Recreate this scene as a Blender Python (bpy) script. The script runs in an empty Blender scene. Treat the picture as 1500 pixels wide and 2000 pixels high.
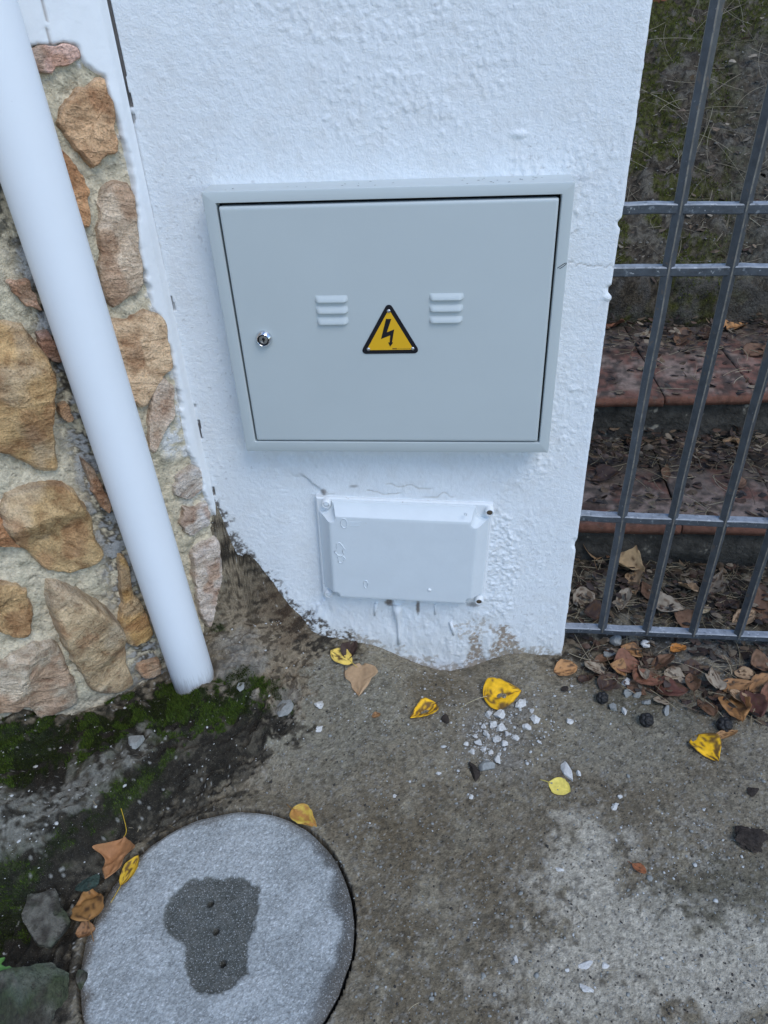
import bpy, math, random
import numpy as np
from mathutils import Vector, Matrix

R_ = math.radians
S = bpy.context.scene
COL = S.collection

# ------------------------------------------------------------------ camera
FPX = 1440.0                                    # focal length in pixels of the 1500 x 2000 photograph
def nrm(v):
    v = np.asarray(v, float); return v / np.linalg.norm(v)
_dx = -15500.0
_dy = (FPX * FPX + 107 * _dx) / 2013            # vanishing points: plumb line and wall horizontal
Zc = -nrm([107.0, -2013.0, -FPX]); Xc = -nrm([_dx, _dy, -FPX]); Yc = np.cross(Zc, Xc)
RW = np.array([Xc, Yc, Zc])                     # camera to world
CAM = np.array([0.0, -1.378, 1.45])
cam_d = bpy.data.cameras.new('camera'); cam = bpy.data.objects.new('camera', cam_d); COL.objects.link(cam)
cam.matrix_world = Matrix(np.vstack([np.c_[RW, CAM], [0, 0, 0, 1]]).tolist())
cam_d.sensor_fit = 'VERTICAL'; cam_d.sensor_height = 36.0; cam_d.lens = 36.0 * FPX / 2000
cam_d.clip_start = 0.02; cam_d.clip_end = 300
S.camera = cam

# ------------------------------------------------------------------ sky, sun, exposure
SUN_DIR = nrm([0.40, -0.46, 0.85])
w = bpy.data.worlds.new('World'); S.world = w; w.use_nodes = True
nt = w.node_tree; bg = nt.nodes['Background']
sky = nt.nodes.new('ShaderNodeTexSky'); sky.sky_type = 'NISHITA'; sky.sun_disc = False
sky.sun_elevation = math.asin(SUN_DIR[2]); sky.sun_rotation = math.atan2(SUN_DIR[0], SUN_DIR[1])
sky.air_density = 1.0; sky.dust_density = 0.2; sky.ozone_density = 3.4
nt.links.new(sky.outputs[0], bg.inputs[0]); bg.inputs[1].default_value = 0.12
sl = bpy.data.lights.new('sun', 'SUN'); sl.energy = 0.85; sl.angle = R_(30); sl.color = (1.0, 0.985, 0.95)
so = bpy.data.objects.new('sun', sl); COL.objects.link(so)
so.rotation_euler = Vector(SUN_DIR.tolist()).to_track_quat('Z', 'Y').to_euler()
S.view_settings.view_transform = 'Standard'; S.view_settings.look = 'None'
S.view_settings.exposure = 0.92; S.view_settings.gamma = 1.0
S.cycles.max_bounces = 6; S.cycles.diffuse_bounces = 4

# ------------------------------------------------------------------ numeric helpers
rng = np.random.default_rng(7); random.seed(7)
def ray(px, py): return RW @ np.array([px - 750.0, 1000.0 - py, -FPX])
def on(px, py, ax, val):
    d = ray(px, py); return CAM + d * ((val - CAM[ax]) / d[ax])
def proj(P):
    c = (np.asarray(P) - CAM) @ RW
    return 750 + FPX * c[..., 0] / -c[..., 2], 1000 - FPX * c[..., 1] / -c[..., 2]
def pxm(P):                                     # pixels of the photograph per metre at P
    return FPX / -((np.asarray(P) - CAM) @ RW)[2]

def _h(ix, iy, s):
    n = (ix.astype(np.int64) * 374761393 + iy.astype(np.int64) * 668265263 + s * 144665) & 0x7fffffff
    n = (n ^ (n >> 13)) * 1274126177 & 0x7fffffff
    n = (n ^ (n >> 16)) * 1103515245 & 0x7fffffff
    return ((n ^ (n >> 11)) & 0xffff) / 65535.0
def vn(x, y, s=0):
    x = np.asarray(x, float); y = np.asarray(y, float)
    ix = np.floor(x); iy = np.floor(y); fx = x - ix; fy = y - iy
    fx = fx * fx * fx * (fx * (fx * 6 - 15) + 10); fy = fy * fy * fy * (fy * (fy * 6 - 15) + 10)
    a = _h(ix, iy, s); b = _h(ix + 1, iy, s); c = _h(ix, iy + 1, s); d = _h(ix + 1, iy + 1, s)
    return (a * (1 - fx) + b * fx) * (1 - fy) + (c * (1 - fx) + d * fx) * fy
def fbm(x, y, s=0, o=4, g=0.5):
    t = 0; a = 1; n = 0
    for k in range(o):
        t = t + a * vn(x * 2 ** k + 17.3 * k, y * 2 ** k - 9.1 * k, s + k); n += a; a *= g
    return t / n
def ss(a, b, x):
    t = np.clip((x - a) / (b - a), 0, 1); return t * t * (3 - 2 * t)
def mixc(c, col, m): return c * (1 - m[..., None]) + np.asarray(col) * m[..., None]
def inpoly(px, py, poly):                       # signed pixel distance to polygon, positive inside
    poly = np.asarray(poly, float); ins = np.zeros(px.shape, bool); dm = np.full(px.shape, 1e9)
    for i in range(len(poly)):
        x0, y0 = poly[i - 1]; x1, y1 = poly[i]
        c = ((y0 > py) != (y1 > py)) & (px < (x1 - x0) * (py - y0) / (y1 - y0 + 1e-12) + x0); ins ^= c
        t = np.clip(((px - x0) * (x1 - x0) + (py - y0) * (y1 - y0)) / ((x1 - x0) ** 2 + (y1 - y0) ** 2 + 1e-12), 0, 1)
        dm = np.minimum(dm, np.hypot(px - x0 - t * (x1 - x0), py - y0 - t * (y1 - y0)))
    return np.where(ins, dm, -dm)

# ------------------------------------------------------------------ object helpers
def tag(o, label=None, cat=None, group=None, kind=None):
    for k, v in (('label', label), ('category', cat), ('group', group), ('kind', kind)):
        if v: o[k] = v
    return o
def mesh(name, V, F, mat=None, parent=None, smooth=True, col=None):
    me = bpy.data.meshes.new(name); V = np.asarray(V, float)
    if isinstance(F, np.ndarray):
        n, k = F.shape
        me.vertices.add(len(V)); me.vertices.foreach_set('co', V.astype(np.float32).ravel())
        me.loops.add(n * k); me.loops.foreach_set('vertex_index', F.astype(np.int32).ravel())
        me.polygons.add(n); me.polygons.foreach_set('loop_start', np.arange(0, n * k, k, dtype=np.int32))
        me.update(calc_edges=True)
    else:
        me.from_pydata([tuple(v) for v in V], [], [tuple(f) for f in F])
    if smooth: me.polygons.foreach_set('use_smooth', np.ones(len(me.polygons), bool))
    if col is not None:
        a = me.color_attributes.new('Col', 'FLOAT_COLOR', 'POINT')
        c = np.ones((len(V), 4), np.float32); c[:, :3] = np.clip(col, 0, 1); a.data.foreach_set('color', c.ravel())
    if mat: me.materials.append(mat)
    o = bpy.data.objects.new(name, me); COL.objects.link(o)
    if parent: o.parent = parent
    return o
def empty(name, loc=(0, 0, 0)):
    o = bpy.data.objects.new(name, None); COL.objects.link(o); o.location = loc; o.empty_display_size = .05
    return o
def child(o, parent):                           # parent, geometry given in world coordinates
    o.parent = parent; o.matrix_parent_inverse = Matrix.Translation(-parent.location); return o
def gridF(nx, ny):
    i = np.arange(nx - 1)[:, None] * ny + np.arange(ny - 1)[None, :]
    return np.stack([i, i + ny, i + ny + 1, i + 1], -1).reshape(-1, 4)
class MB:
    def __init__(s): s.V = []; s.F = []
    def add(s, V, F):
        b = len(s.V); s.V += [tuple(map(float, v)) for v in V]; s.F += [tuple(int(i) + b for i in f) for f in F]
    def box(s, x0, x1, y0, y1, z0, z1, b=0.0):
        if b <= 0:
            s.add([(x, y, z) for x in (x0, x1) for y in (y0, y1) for z in (z0, z1)],
                  [(0, 1, 3, 2), (4, 6, 7, 5), (0, 4, 5, 1), (2, 3, 7, 6), (0, 2, 6, 4), (1, 5, 7, 3)]); return
        import bmesh
        bm = bmesh.new(); bmesh.ops.create_cube(bm, size=1)
        for v in bm.verts: v.co = ((x0 + x1) / 2 + v.co.x * (x1 - x0), (y0 + y1) / 2 + v.co.y * (y1 - y0), (z0 + z1) / 2 + v.co.z * (z1 - z0))
        bmesh.ops.bevel(bm, geom=bm.edges[:], offset=b, segments=2, affect='EDGES', profile=.5)
        bm.verts.index_update(); s.add([v.co[:] for v in bm.verts], [[v.index for v in f.verts] for f in bm.faces]); bm.free()
    def tube(s, P, r, n=10, cap=True, twist=0.0):
        P = np.asarray(P, float); m = len(P); r = np.broadcast_to(np.asarray(r, float), (m,)); V = []
        T = np.gradient(P, axis=0) if m > 1 else None
        up = np.array([0, 0, 1.0])
        for k in range(m):
            t = nrm(T[k]); a = np.cross(t, up)
            if np.linalg.norm(a) < .05: a = np.cross(t, [0, 1.0, 0])
            a = nrm(a); b = np.cross(t, a)
            for j in range(n):
                th = 2 * math.pi * j / n + twist; V.append(P[k] + r[k] * (math.cos(th) * a + math.sin(th) * b))
        F = [(k * n + j, k * n + (j + 1) % n, (k + 1) * n + (j + 1) % n, (k + 1) * n + j) for k in range(m - 1) for j in range(n)]
        if cap: F += [tuple(range(n))[::-1], tuple((m - 1) * n + j for j in range(n))]
        s.add(V, F)
    def lathe(s, prof, M, n=32):                # prof: (radius, height) along local -Y, M: centre on the wall plane
        V = []
        for r, h in prof:
            for j in range(n):
                th = 2 * math.pi * j / n; V.append((M[0] + r * math.cos(th), M[1] - h, M[2] + r * math.sin(th)))
        m = len(prof)
        F = [(k * n + j, k * n + (j + 1) % n, (k + 1) * n + (j + 1) % n, (k + 1) * n + j) for k in range(m - 1) for j in range(n)]
        F += [tuple((m - 1) * n + j for j in range(n))]
        s.add(V, F)
    def loft(s, rings, cap=True):
        n = len(rings[0]); V = [p for r in rings for p in r]; m = len(rings)
        F = [(k * n + j, k * n + (j + 1) % n, (k + 1) * n + (j + 1) % n, (k + 1) * n + j) for k in range(m - 1) for j in range(n)]
        if cap: F += [tuple((m - 1) * n + j for j in range(n))]
        s.add(V, F)
    def build(s, name, mat, parent=None, smooth=False, autos=None, recalc=True):
        o = mesh(name, np.array(s.V), s.F, mat, None, smooth)
        if recalc:
            import bmesh
            bm = bmesh.new(); bm.from_mesh(o.data); bmesh.ops.recalc_face_normals(bm, faces=bm.faces[:]); bm.to_mesh(o.data); bm.free()
        if autos is not None: o.data.set_sharp_from_angle(angle=R_(autos))
        if parent: child(o, parent)
        return o

# ------------------------------------------------------------------ materials
def newmat(name):
    m = bpy.data.materials.new(name); m.use_nodes = True
    return m, m.node_tree, m.node_tree.nodes['Principled BSDF']
def nd(t, typ, **kw):
    n = t.nodes.new(typ)
    for k, v in kw.items():
        if k in n.inputs: n.inputs[k].default_value = v
        else: setattr(n, k, v)
    return n
def mul(t, a, b, fac=1.0, mode='MULTIPLY'):
    n = t.nodes.new('ShaderNodeMix'); n.data_type = 'RGBA'; n.blend_type = mode; n.inputs[0].default_value = fac
    for s_, v in ((n.inputs[6], a), (n.inputs[7], b)):
        if hasattr(v, 'links'): t.links.new(v, s_)
        else: s_.default_value = (*v, 1) if len(v) == 3 else v
    return n.outputs[2]
def ramp(t, src, stops):
    n = t.nodes.new('ShaderNodeValToRGB'); e = n.color_ramp.elements
    while len(e) < len(stops): e.new(.5)
    for k, (p, c) in enumerate(stops):
        e[k].position = p; e[k].color = (c, c, c, 1) if not hasattr(c, '__len__') else (*c, 1)
    t.links.new(src, n.inputs[0]); return n.outputs[0]
def mat(name, base, rough=.6, spec=.5, metal=0., vary=0., vscale=8., bump=0., bscale=200., bdist=.002, spots=None, bump2=None, detail=6.):
    """base: colour, 'VC' vertex colour or 'OC' object colour; vary: brightness mottling; spots: (scale, threshold, colour, amount)"""
    m, t, p = newmat(name)
    tc = nd(t, 'ShaderNodeTexCoord').outputs['Object']
    if base == 'VC': c = nd(t, 'ShaderNodeVertexColor', layer_name='Col').outputs[0]
    elif base == 'OC': c = nd(t, 'ShaderNodeObjectInfo').outputs['Color']
    else: c = nd(t, 'ShaderNodeRGB').outputs[0]; c.default_value = (*base, 1)
    if vary:
        n = nd(t, 'ShaderNodeTexNoise', Scale=vscale, Detail=detail, Roughness=.65); t.links.new(tc, n.inputs['Vector'])
        c = mul(t, c, ramp(t, n.outputs[0], [(.25, 1 - vary), (.5, 1.0), (.78, 1 + vary)]))
    for sp in (spots or []):
        n = nd(t, 'ShaderNodeTexNoise', Scale=sp[0], Detail=3., Roughness=.6); t.links.new(tc, n.inputs['Vector'])
        f = ramp(t, n.outputs[0], [(sp[1], 0.), (sp[1] + .05, 1.)])
        x = t.nodes.new('ShaderNodeMix'); x.data_type = 'RGBA'
        mm = nd(t, 'ShaderNodeMath', operation='MULTIPLY'); t.links.new(f, mm.inputs[0]); mm.inputs[1].default_value = sp[3]
        t.links.new(mm.outputs[0], x.inputs[0]); t.links.new(c, x.inputs[6]); x.inputs[7].default_value = (*sp[2], 1); c = x.outputs[2]
    t.links.new(c, p.inputs['Base Color'])
    p.inputs['Roughness'].default_value = rough; p.inputs['Metallic'].default_value = metal
    p.inputs['Specular IOR Level'].default_value = spec
    nrm_ = None
    for (bs, st, di) in ([(bscale, bump, bdist)] if bump else []) + (bump2 or []):
        n = nd(t, 'ShaderNodeTexNoise', Scale=bs, Detail=5., Roughness=.6); t.links.new(tc, n.inputs['Vector'])
        b = nd(t, 'ShaderNodeBump', Strength=st, Distance=di); t.links.new(n.outputs[0], b.inputs['Height'])
        if nrm_: t.links.new(nrm_, b.inputs['Normal'])
        nrm_ = b.outputs[0]
    if nrm_: t.links.new(nrm_, p.inputs['Normal'])
    return m
M = {}
M['plaster'] = mat('white_plaster', 'VC', .62, .35, vary=.02, vscale=30, bump=.5, bscale=280, bdist=.003, bump2=[(120, .28, .004)])
M['paintband'] = mat('smooth_white_paint', 'VC', .55, .35, vary=.02, vscale=25, bump=.25, bscale=60, bdist=.004, bump2=[(300, .15, .002)])
M['ground'] = mat('cement_ground', 'VC', .9, .2, vary=.42, vscale=260, bump=1., bscale=330, bdist=.004, detail=8.,
                  spots=[(420, .655, (.05, .046, .04), .7), (300, .68, (.45, .43, .39), .6), (620, .65, (.38, .34, .27), .6)], bump2=[(120, .7, .006)])
M['bank'] = mat('earth_bank', 'VC', .95, .1, vary=.5, vscale=90, bump=1., bscale=120, bdist=.012, spots=[(230, .66, (.26, .25, .23), .6)])
M['mortar'] = mat('lime_mortar', 'VC', .92, .15, vary=.24, vscale=170, bump=.8, bscale=230, bdist=.005, spots=[(330, .66, (.10, .09, .07), .5)], bump2=[(70, .7, .010)])
M['stone'] = mat('sandstone', 'VC', .85, .25, vary=.30, vscale=38, bump=.9, bscale=60, bdist=.008, spots=[(14, .60, (.42, .36, .29), .45), (26, .63, (.13, .075, .04), .55)], bump2=[(300, .5, .003)])
def stone_mat():
    m, t, p = newmat('layered_sandstone'); tc = nd(t, 'ShaderNodeTexCoord').outputs['Object']
    vr = nd(t, 'ShaderNodeVectorRotate', rotation_type='AXIS_ANGLE'); vr.inputs['Axis'].default_value = (.643, -.766, 0)
    oi = nd(t, 'ShaderNodeObjectInfo'); mm = nd(t, 'ShaderNodeMath', operation='MULTIPLY_ADD'); t.links.new(oi.outputs['Random'], mm.inputs[0]); mm.inputs[1].default_value = 1.6; mm.inputs[2].default_value = -.5
    t.links.new(tc, vr.inputs['Vector']); t.links.new(mm.outputs[0], vr.inputs['Angle'])
    mp = nd(t, 'ShaderNodeMapping'); mp.inputs['Scale'].default_value = (16, 16, 40); t.links.new(vr.outputs[0], mp.inputs['Vector'])
    n1_ = nd(t, 'ShaderNodeTexNoise', Scale=1.0, Detail=7., Roughness=.62, Distortion=1.2); t.links.new(mp.outputs[0], n1_.inputs['Vector'])
    n2_ = nd(t, 'ShaderNodeTexNoise', Scale=30., Detail=6., Roughness=.65); t.links.new(tc, n2_.inputs['Vector'])
    n3_ = nd(t, 'ShaderNodeTexNoise', Scale=260., Detail=4., Roughness=.6); t.links.new(tc, n3_.inputs['Vector'])
    c = nd(t, 'ShaderNodeVertexColor', layer_name='Col').outputs[0]
    c = mul(t, c, ramp(t, n1_.outputs[0], [(.28, (.58, .50, .44)), (.48, (.98, .96, .93)), (.72, (1.22, 1.22, 1.20))]))
    c = mul(t, c, ramp(t, n2_.outputs[0], [(.32, (.70, .62, .58)), (.5, (1., 1., 1.)), (.70, (1.18, 1.20, 1.25))]))
    c = mul(t, c, ramp(t, n3_.outputs[0], [(.32, .72), (.5, 1.), (.70, 1.22)]))
    t.links.new(c, p.inputs['Base Color']); p.inputs['Roughness'].default_value = .88; p.inputs['Specular IOR Level'].default_value = .2
    a = nd(t, 'ShaderNodeBump', Strength=1., Distance=.016); t.links.new(n1_.outputs[0], a.inputs['Height'])
    b_ = nd(t, 'ShaderNodeBump', Strength=.9, Distance=.010); t.links.new(n2_.outputs[0], b_.inputs['Height']); t.links.new(a.outputs[0], b_.inputs['Normal'])
    d_ = nd(t, 'ShaderNodeBump', Strength=.7, Distance=.003); t.links.new(n3_.outputs[0], d_.inputs['Height']); t.links.new(b_.outputs[0], d_.inputs['Normal'])
    t.links.new(d_.outputs[0], p.inputs['Normal']); return m
M['stone'] = stone_mat()
M['pipe'] = mat('white_pvc_paint', (.80, .83, .86), .38, .45, vary=.015, vscale=12, bump=.06, bscale=14, bdist=.004, spots=[(130, .735, (.55, .56, .56), .5)])
M['cab'] = mat('grey_powder_coat', (.50, .54, .535), .42, .45, vary=.04, vscale=3, bump=.06, bscale=900, bdist=.0006)
M['gap'] = mat('dark_inside', (.012, .013, .015), .8, .1)
M['cabdirt'] = mat('dark_speck', (.05, .05, .05), .9, .1)
M['boxp'] = mat('painted_plastic', (.66, .70, .72), .45, .4, vary=.035, vscale=18, bump=.18, bscale=45, bdist=.003, spots=[(60, .70, (.55, .54, .50), .35)])
M['boxrim'] = mat('thick_white_paint', (.76, .78, .79), .5, .4, vary=.05, vscale=60, bump=.35, bscale=120, bdist=.003, spots=[(90, .68, (.40, .34, .26), .5)])
M['chrome'] = mat('chrome', (.75, .76, .78), .16, .5, metal=1.)
M['steel'] = mat('rivet_steel', (.6, .6, .6), .3, .5, metal=1.)
M['rust'] = mat('dirty_brass_screw', (.12, .09, .06), .55, .5, metal=.4, vary=.3, vscale=300)
M['yellow'] = mat('sign_yellow', (.78, .43, .015), .4, .4)
M['black'] = mat('sign_black', (.008, .008, .012), .4, .4)
M['print'] = mat('sign_small_print', (.22, .11, .02), .5, .3)
M['iron'] = mat('painted_iron', (.075, .083, .092), .38, .5, metal=.25, vary=.35, vscale=40, bump=.35, bscale=120, bdist=.002, spots=[(45, .62, (.16, .12, .085), .5), (120, .68, (.36, .37, .37), .5)])
M['ironrail'] = mat('painted_iron_paint_splashed', (.07, .08, .093), .42, .5, metal=.2, vary=.4, vscale=45, bump=.4, bscale=120, bdist=.002, spots=[(70, .60, (.28, .30, .32), .5), (130, .65, (.50, .51, .51), .6)])
M['ironedge'] = mat('worn_iron_edge', (.19, .175, .15), .5, .5, metal=.3, vary=.5, vscale=60, spots=[(70, .56, (.08, .09, .10), .7)])
M['irontop'] = mat('skylit_dusty_iron_top', (.27, .285, .305), .6, .4, metal=.1, vary=.4, vscale=60, bump=.3, bscale=150, bdist=.002, spots=[(80, .60, (.50, .51, .52), .6), (55, .62, (.07, .08, .09), .6)])  # rail tops: sky light painted in as paler grey, along with dust and splashes
M['tile'] = mat('terracotta_tile', 'VC', .95, .1, vary=.35, vscale=60, bump=.6, bscale=140, bdist=.003, spots=[(40, .60, (.10, .085, .07), .5), (150, .68, (.30, .27, .23), .4)])
M['riser'] = mat('dirty_render', (.06, .055, .047), .95, .1, vary=.6, vscale=26, bump=1., bscale=50, bdist=.012, spots=[(13, .60, (.36, .32, .25), .75)])
M['cover'] = mat('cast_concrete', 'VC', .85, .25, vary=.30, vscale=190, bump=1., bscale=300, bdist=.003, spots=[(380, .60, (.62, .63, .62), .55), (230, .635, (.55, .57, .57), .5), (310, .66, (.13, .13, .12), .6)], bump2=[(130, .5, .004)])
M['rock'] = mat('grey_rock', 'VC', .9, .2, vary=.5, vscale=80, bump=1., bscale=60, bdist=.012, bump2=[(200, .8, .005)], spots=[(45, .60, (.045, .04, .03), .7)])
M['crumb'] = mat('plaster_crumb', (.60, .58, .54), .9, .2, vary=.25, vscale=150, bump=.7, bscale=200, bdist=.003)
M['crumbgrey'] = mat('grey_stone_chip', (.27, .27, .25), .9, .2, vary=.3, vscale=150, bump=.7, bscale=200, bdist=.003)
M['grit'] = mat('dark_grit', (.05, .045, .04), .9, .2)
M['flecks'] = mat('white_flecks', (.50, .495, .47), .8, .2)
M['moss'] = mat('moss', 'VC', .95, .1)
M['straw'] = mat('dry_straw', 'VC', .8, .2)
M['cone'] = mat('black_cone', (.018, .016, .015), .6, .4, vary=.4, vscale=200)
M['bark'] = mat('dark_bark', (.045, .035, .028), .9, .2, vary=.5, vscale=90, bump=1, bscale=120, bdist=.006)
M['leaf'] = mat('dead_leaf', 'VC', .6, .3, vary=.18, vscale=120, bump=.4, bscale=160, bdist=.002)
M['weed'] = mat('weed_green', (.10, .24, .05), .55, .4, vary=.2, vscale=90)

# ------------------------------------------------------------------ terrain heights
ANG = R_(45.0)                                  # the stone wall meets the white wall at this angle
P0 = np.array([-.555, 0, 0]); SU = np.array([-math.cos(ANG), -math.sin(ANG), 0]); SN = np.array([math.sin(ANG), -math.cos(ANG), 0])
def hitS(px, py, off=0.0):
    d = ray(px, py); t = (SN @ (P0 - CAM) + off) / (SN @ d); P = CAM + t * d
    return (P - P0) @ SU, P[2], P
CC = np.array([-.428, -.741]); CR = .256        # manhole cover
ctl = []
for p in ((430, 1005), (480, 1090), (540, 1150), (600, 1222), (650, 1243), (720, 1257), (800, 1288), (860, 1306), (920, 1298), (1000, 1278), (1095, 1282)):
    ctl.append(on(*p, 1, 0.0))
for p in ((400, 1225), (300, 1327), (250, 1352), (140, 1398), (40, 1396)): ctl.append(hitS(*p)[2])
for px, py, z in ((470, 1150, .22), (500, 1230, .13), (560, 1260, .07), (450, 1300, .09), (375, 1345, .075), (550, 1340, .03), (480, 1370, .06),
                  (640, 1300, .005), (700, 1400, -.015), (860, 1345, -.035), (860, 1450, -.02), (1095, 1330, -.01), (1200, 1400, -.015), (1500, 1500, -.005),
                  (1500, 1700, 0), (1500, 2000, 0), (1100, 2000, 0), (720, 2000, .004), (720, 1800, .004), (800, 1600, -.01), (1100, 1700, -.002), (650, 1560, -.005),
                  (280, 1465, .115), (350, 1428, .10), (200, 1530, .135), (130, 1590, .145), (60, 1640, .15), (0, 1668, .15), (-150, 1710, .155),
                  (100, 1500, .137), (30, 1480, .15), (200, 1440, .112), (-150, 1450, .18), (-200, 1560, .16), (420, 1390, .085),
                  (560, 1420, -.002), (500, 1490, -.008), (430, 1565, -.01), (345, 1608, -.004), (270, 1668, 0), (225, 1730, 0), (185, 1790, -.01),
                  (440, 1480, .022), (350, 1545, .025), (255, 1630, .03), (150, 1715, .025), (300, 1492, .09), (228, 1562, .11), (150, 1628, .115), (400, 1445, .075),
                  (150, 1870, -.015), (130, 2000, -.01), (90, 1760, .02), (60, 1850, .01), (10, 1760, .035), (0, 1900, .015), (0, 2000, .01), (-150, 1900, .03),
                  (450, 1750, 0), (450, 1950, 0), (600, 1700, 0)):
    ctl.append(on(px, py, 2, z))
ctl += [np.array(p) for p in ((.3, .12, .0), (.6, .12, -.005), (1.0, .12, 0), (.3, .4, .01), (.9, .4, .01), (1.1, -.3, 0), (1.1, -.8, 0), (0, -1.1, 0), (-.6, -1.15, 0), (.6, -1.15, 0),
                               (-.3, .3, 0), (-.8, .3, .2), (-1.1, 0, .25), (-1.3, -.5, .15), (-1.2, -.9, .06))]
ctl = np.array(ctl); cxy = ctl[:, :2]
def _tp(r2): return .5 * r2 * np.log(r2 + 1e-9)
_n = len(ctl); _A = np.zeros((_n + 3, _n + 3))
_A[:_n, :_n] = _tp(((cxy[:, None] - cxy[None]) ** 2).sum(-1)) + 2e-5 * np.eye(_n)
_A[:_n, _n] = 1; _A[:_n, _n + 1:] = cxy; _A[_n:, :_n] = _A[:_n, _n:].T
_w = np.linalg.solve(_A, np.r_[ctl[:, 2], 0, 0, 0])
def base_h(x, y):
    sh = np.shape(x); q = np.c_[np.ravel(x), np.ravel(y)]; out = np.zeros(len(q))
    for a in range(0, len(q), 20000):
        b = q[a:a + 20000]
        out[a:a + 20000] = _tp(((b[:, None] - cxy[None]) ** 2).sum(-1)) @ _w[:_n] + _w[_n] + b @ _w[_n + 1:]
    out = out.reshape(sh)
    far = np.maximum.reduce([np.abs(x) - 1.25, -1.15 - y, y - .4, np.zeros(sh)])
    return np.clip(out, -.08, .5) * (1 - ss(0, .5, far))
LEDGE = [(-300, 1385), (140, 1400), (300, 1330), (350, 1310), (430, 1000), (560, 1180), (610, 1250), (580, 1400), (500, 1500), (430, 1565), (345, 1608), (270, 1668), (225, 1730), (150, 1790), (140, 1900), (120, 2010), (-300, 2010)]
def height(x, y, detail=True):
    h = base_h(x, y)
    if not detail: return h
    P = np.stack([x, y, h], -1); px, py = proj(P)
    e_ = .006; stp = ss(1.6, .7, np.hypot(base_h(x + e_, y) - h, base_h(x, y + e_) - h) / e_)
    rough = ss(-25, 25, inpoly(px, py, LEDGE)) * (.12 + .88 * stp)
    x0_, y0_ = x, y; x = x - h; y = y + 1.4 * h
    h = h + (fbm(x * 9, y * 9, 3, 3) - .5) * (.010 + .030 * rough) + (fbm(x * 55, y * 55, 9, 3) - .5) * (.0035 + .016 * rough) + rough * (np.abs(fbm(x * 17 + 3, y * 17, 29, 3) - .5) - .12) * .06
    h = h + rough * .012 * np.abs(fbm(x * 28, y * 28, 21, 3) - .5)
    x, y = x0_, y0_
    r = np.hypot(x - CC[0], y - CC[1]); near = 1 - ss(CR + .01, CR + .07, r)
    h = h * (1 - near) + near * np.where(rough > .5, np.minimum(h, .012), .003 + (h - base_h(x, y)) * .5)
    return np.where(r < CR + .0015 + .004 * (fbm(np.arctan2(y - CC[1], x - CC[0]) * 9, r * 20, 5, 2) - .3), -.035, h)
def hit_ground(px, py):
    d = ray(px, py); d = d / np.linalg.norm(d); ts = np.linspace(.6, 4.0, 1400); Q = CAM + ts[:, None] * d
    h = base_h(Q[:, 0], Q[:, 1]); i = np.argmax(Q[:, 2] < h)
    return Q[i] if (Q[:, 2] < h).any() else on(px, py, 2, 0)
def g_at(x, y): return float(height(np.array([x]), np.array([y]))[0])

def axis(lo, hi, d, far_lo, far_hi, k=14):
    a = np.arange(lo, hi + d / 2, d); g = np.geomspace(1, 60, k) / 60
    return np.r_[(lo - (lo - far_lo) * g)[::-1], a, hi + (far_hi - hi) * g]
gx = axis(-1.12, 1.0, .0034, -40, 40); gx = np.sort(np.r_[gx, np.arange(-.562, -.36, .0034) + .0017]); gy = axis(-.98, .40, .0034, -40, .46); gy = np.sort(np.r_[gy, np.arange(-.14, .0, .0034) + .0017])
gy = gy[gy <= .4601]
X, Y = np.meshgrid(gx, gy, indexing='ij'); H = height(X, Y)
PX, PY = proj(np.stack([X, Y, H], -1))
HB = base_h(X, Y); XH, YH = X - 1.0 * HB, Y + 1.4 * HB
n1 = fbm(X * 7, Y * 7, 31, 4); n2 = fbm(XH * 26, YH * 26, 41, 4); n3 = fbm(XH * 80, YH * 80, 51, 3)
wob = (n2 - .5) * 90 + (n3 - .5) * 50
def blob(cx, cy, rx, ry, rot=0, soft=.5, amp=.012):
    c, s_ = math.cos(R_(rot)), math.sin(R_(rot)); a = ((PX - cx) * c + (PY - cy) * s_) / rx; b = (-(PX - cx) * s_ + (PY - cy) * c) / ry
    return ss(1 + soft, 1 - soft, np.hypot(a, b) + (n2 - .5) * 1.5 + (n3 - .5) * .8)
def pmask(poly, soft=18): return ss(-soft, soft, inpoly(PX, PY, poly) + wob)
C_ = np.ones(X.shape + (3,)) * np.array([.315, .275, .205])
C_ = mixc(C_, (.245, .205, .145), ss(.42, .66, n1))
C_ = mixc(C_, (.38, .335, .245), ss(.55, .75, n2) * .6)
C_ = mixc(C_, (.10, .105, .075), blob(1400, 1780, 150, 90) * .45 + blob(1260, 1380, 120, 40) * .4)
cem = np.clip(blob(690, 1380, 130, 90) + blob(620, 1480, 90, 80) * .7 + blob(1230, 1440, 160, 60) * .5, 0, 1)
C_ = mixc(C_, (.33, .31, .245), cem * .8)
C_ = mixc(C_, (.195, .155, .10), np.clip(blob(930, 1700, 260, 60, 20) * .5 + blob(900, 1930, 170, 120) * .55 + blob(750, 1720, 60, 230) * .4 + blob(1330, 1960, 140, 50, 10) * .6 + blob(840, 1345, 60, 25) * .7, 0, 1))
lt = np.clip(blob(1150, 1695, 70, 90, -15) + blob(1260, 1850, 210, 75, 28) + blob(1440, 1900, 120, 110) + blob(1090, 1900, 120, 70) * .8 + blob(1150, 1980, 120, 50) * .7 + blob(1330, 1650, 90, 60) * .5 * ss(.5, .6, n3), 0, 1)
C_ = mixc(C_, (.74, .69, .58), lt * (.5 + .5 * n3))
C_ = mixc(C_, (.30, .285, .26), blob(975, 1440, 60, 90, 15) * .55)
C_ = mixc(C_, (.08, .07, .055), ss(.62, .72, n3) * .45)
C_ = mixc(C_, (.36, .34, .30), ss(.70, .76, fbm(X * 150, Y * 150, 71, 2)) * .7)
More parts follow.
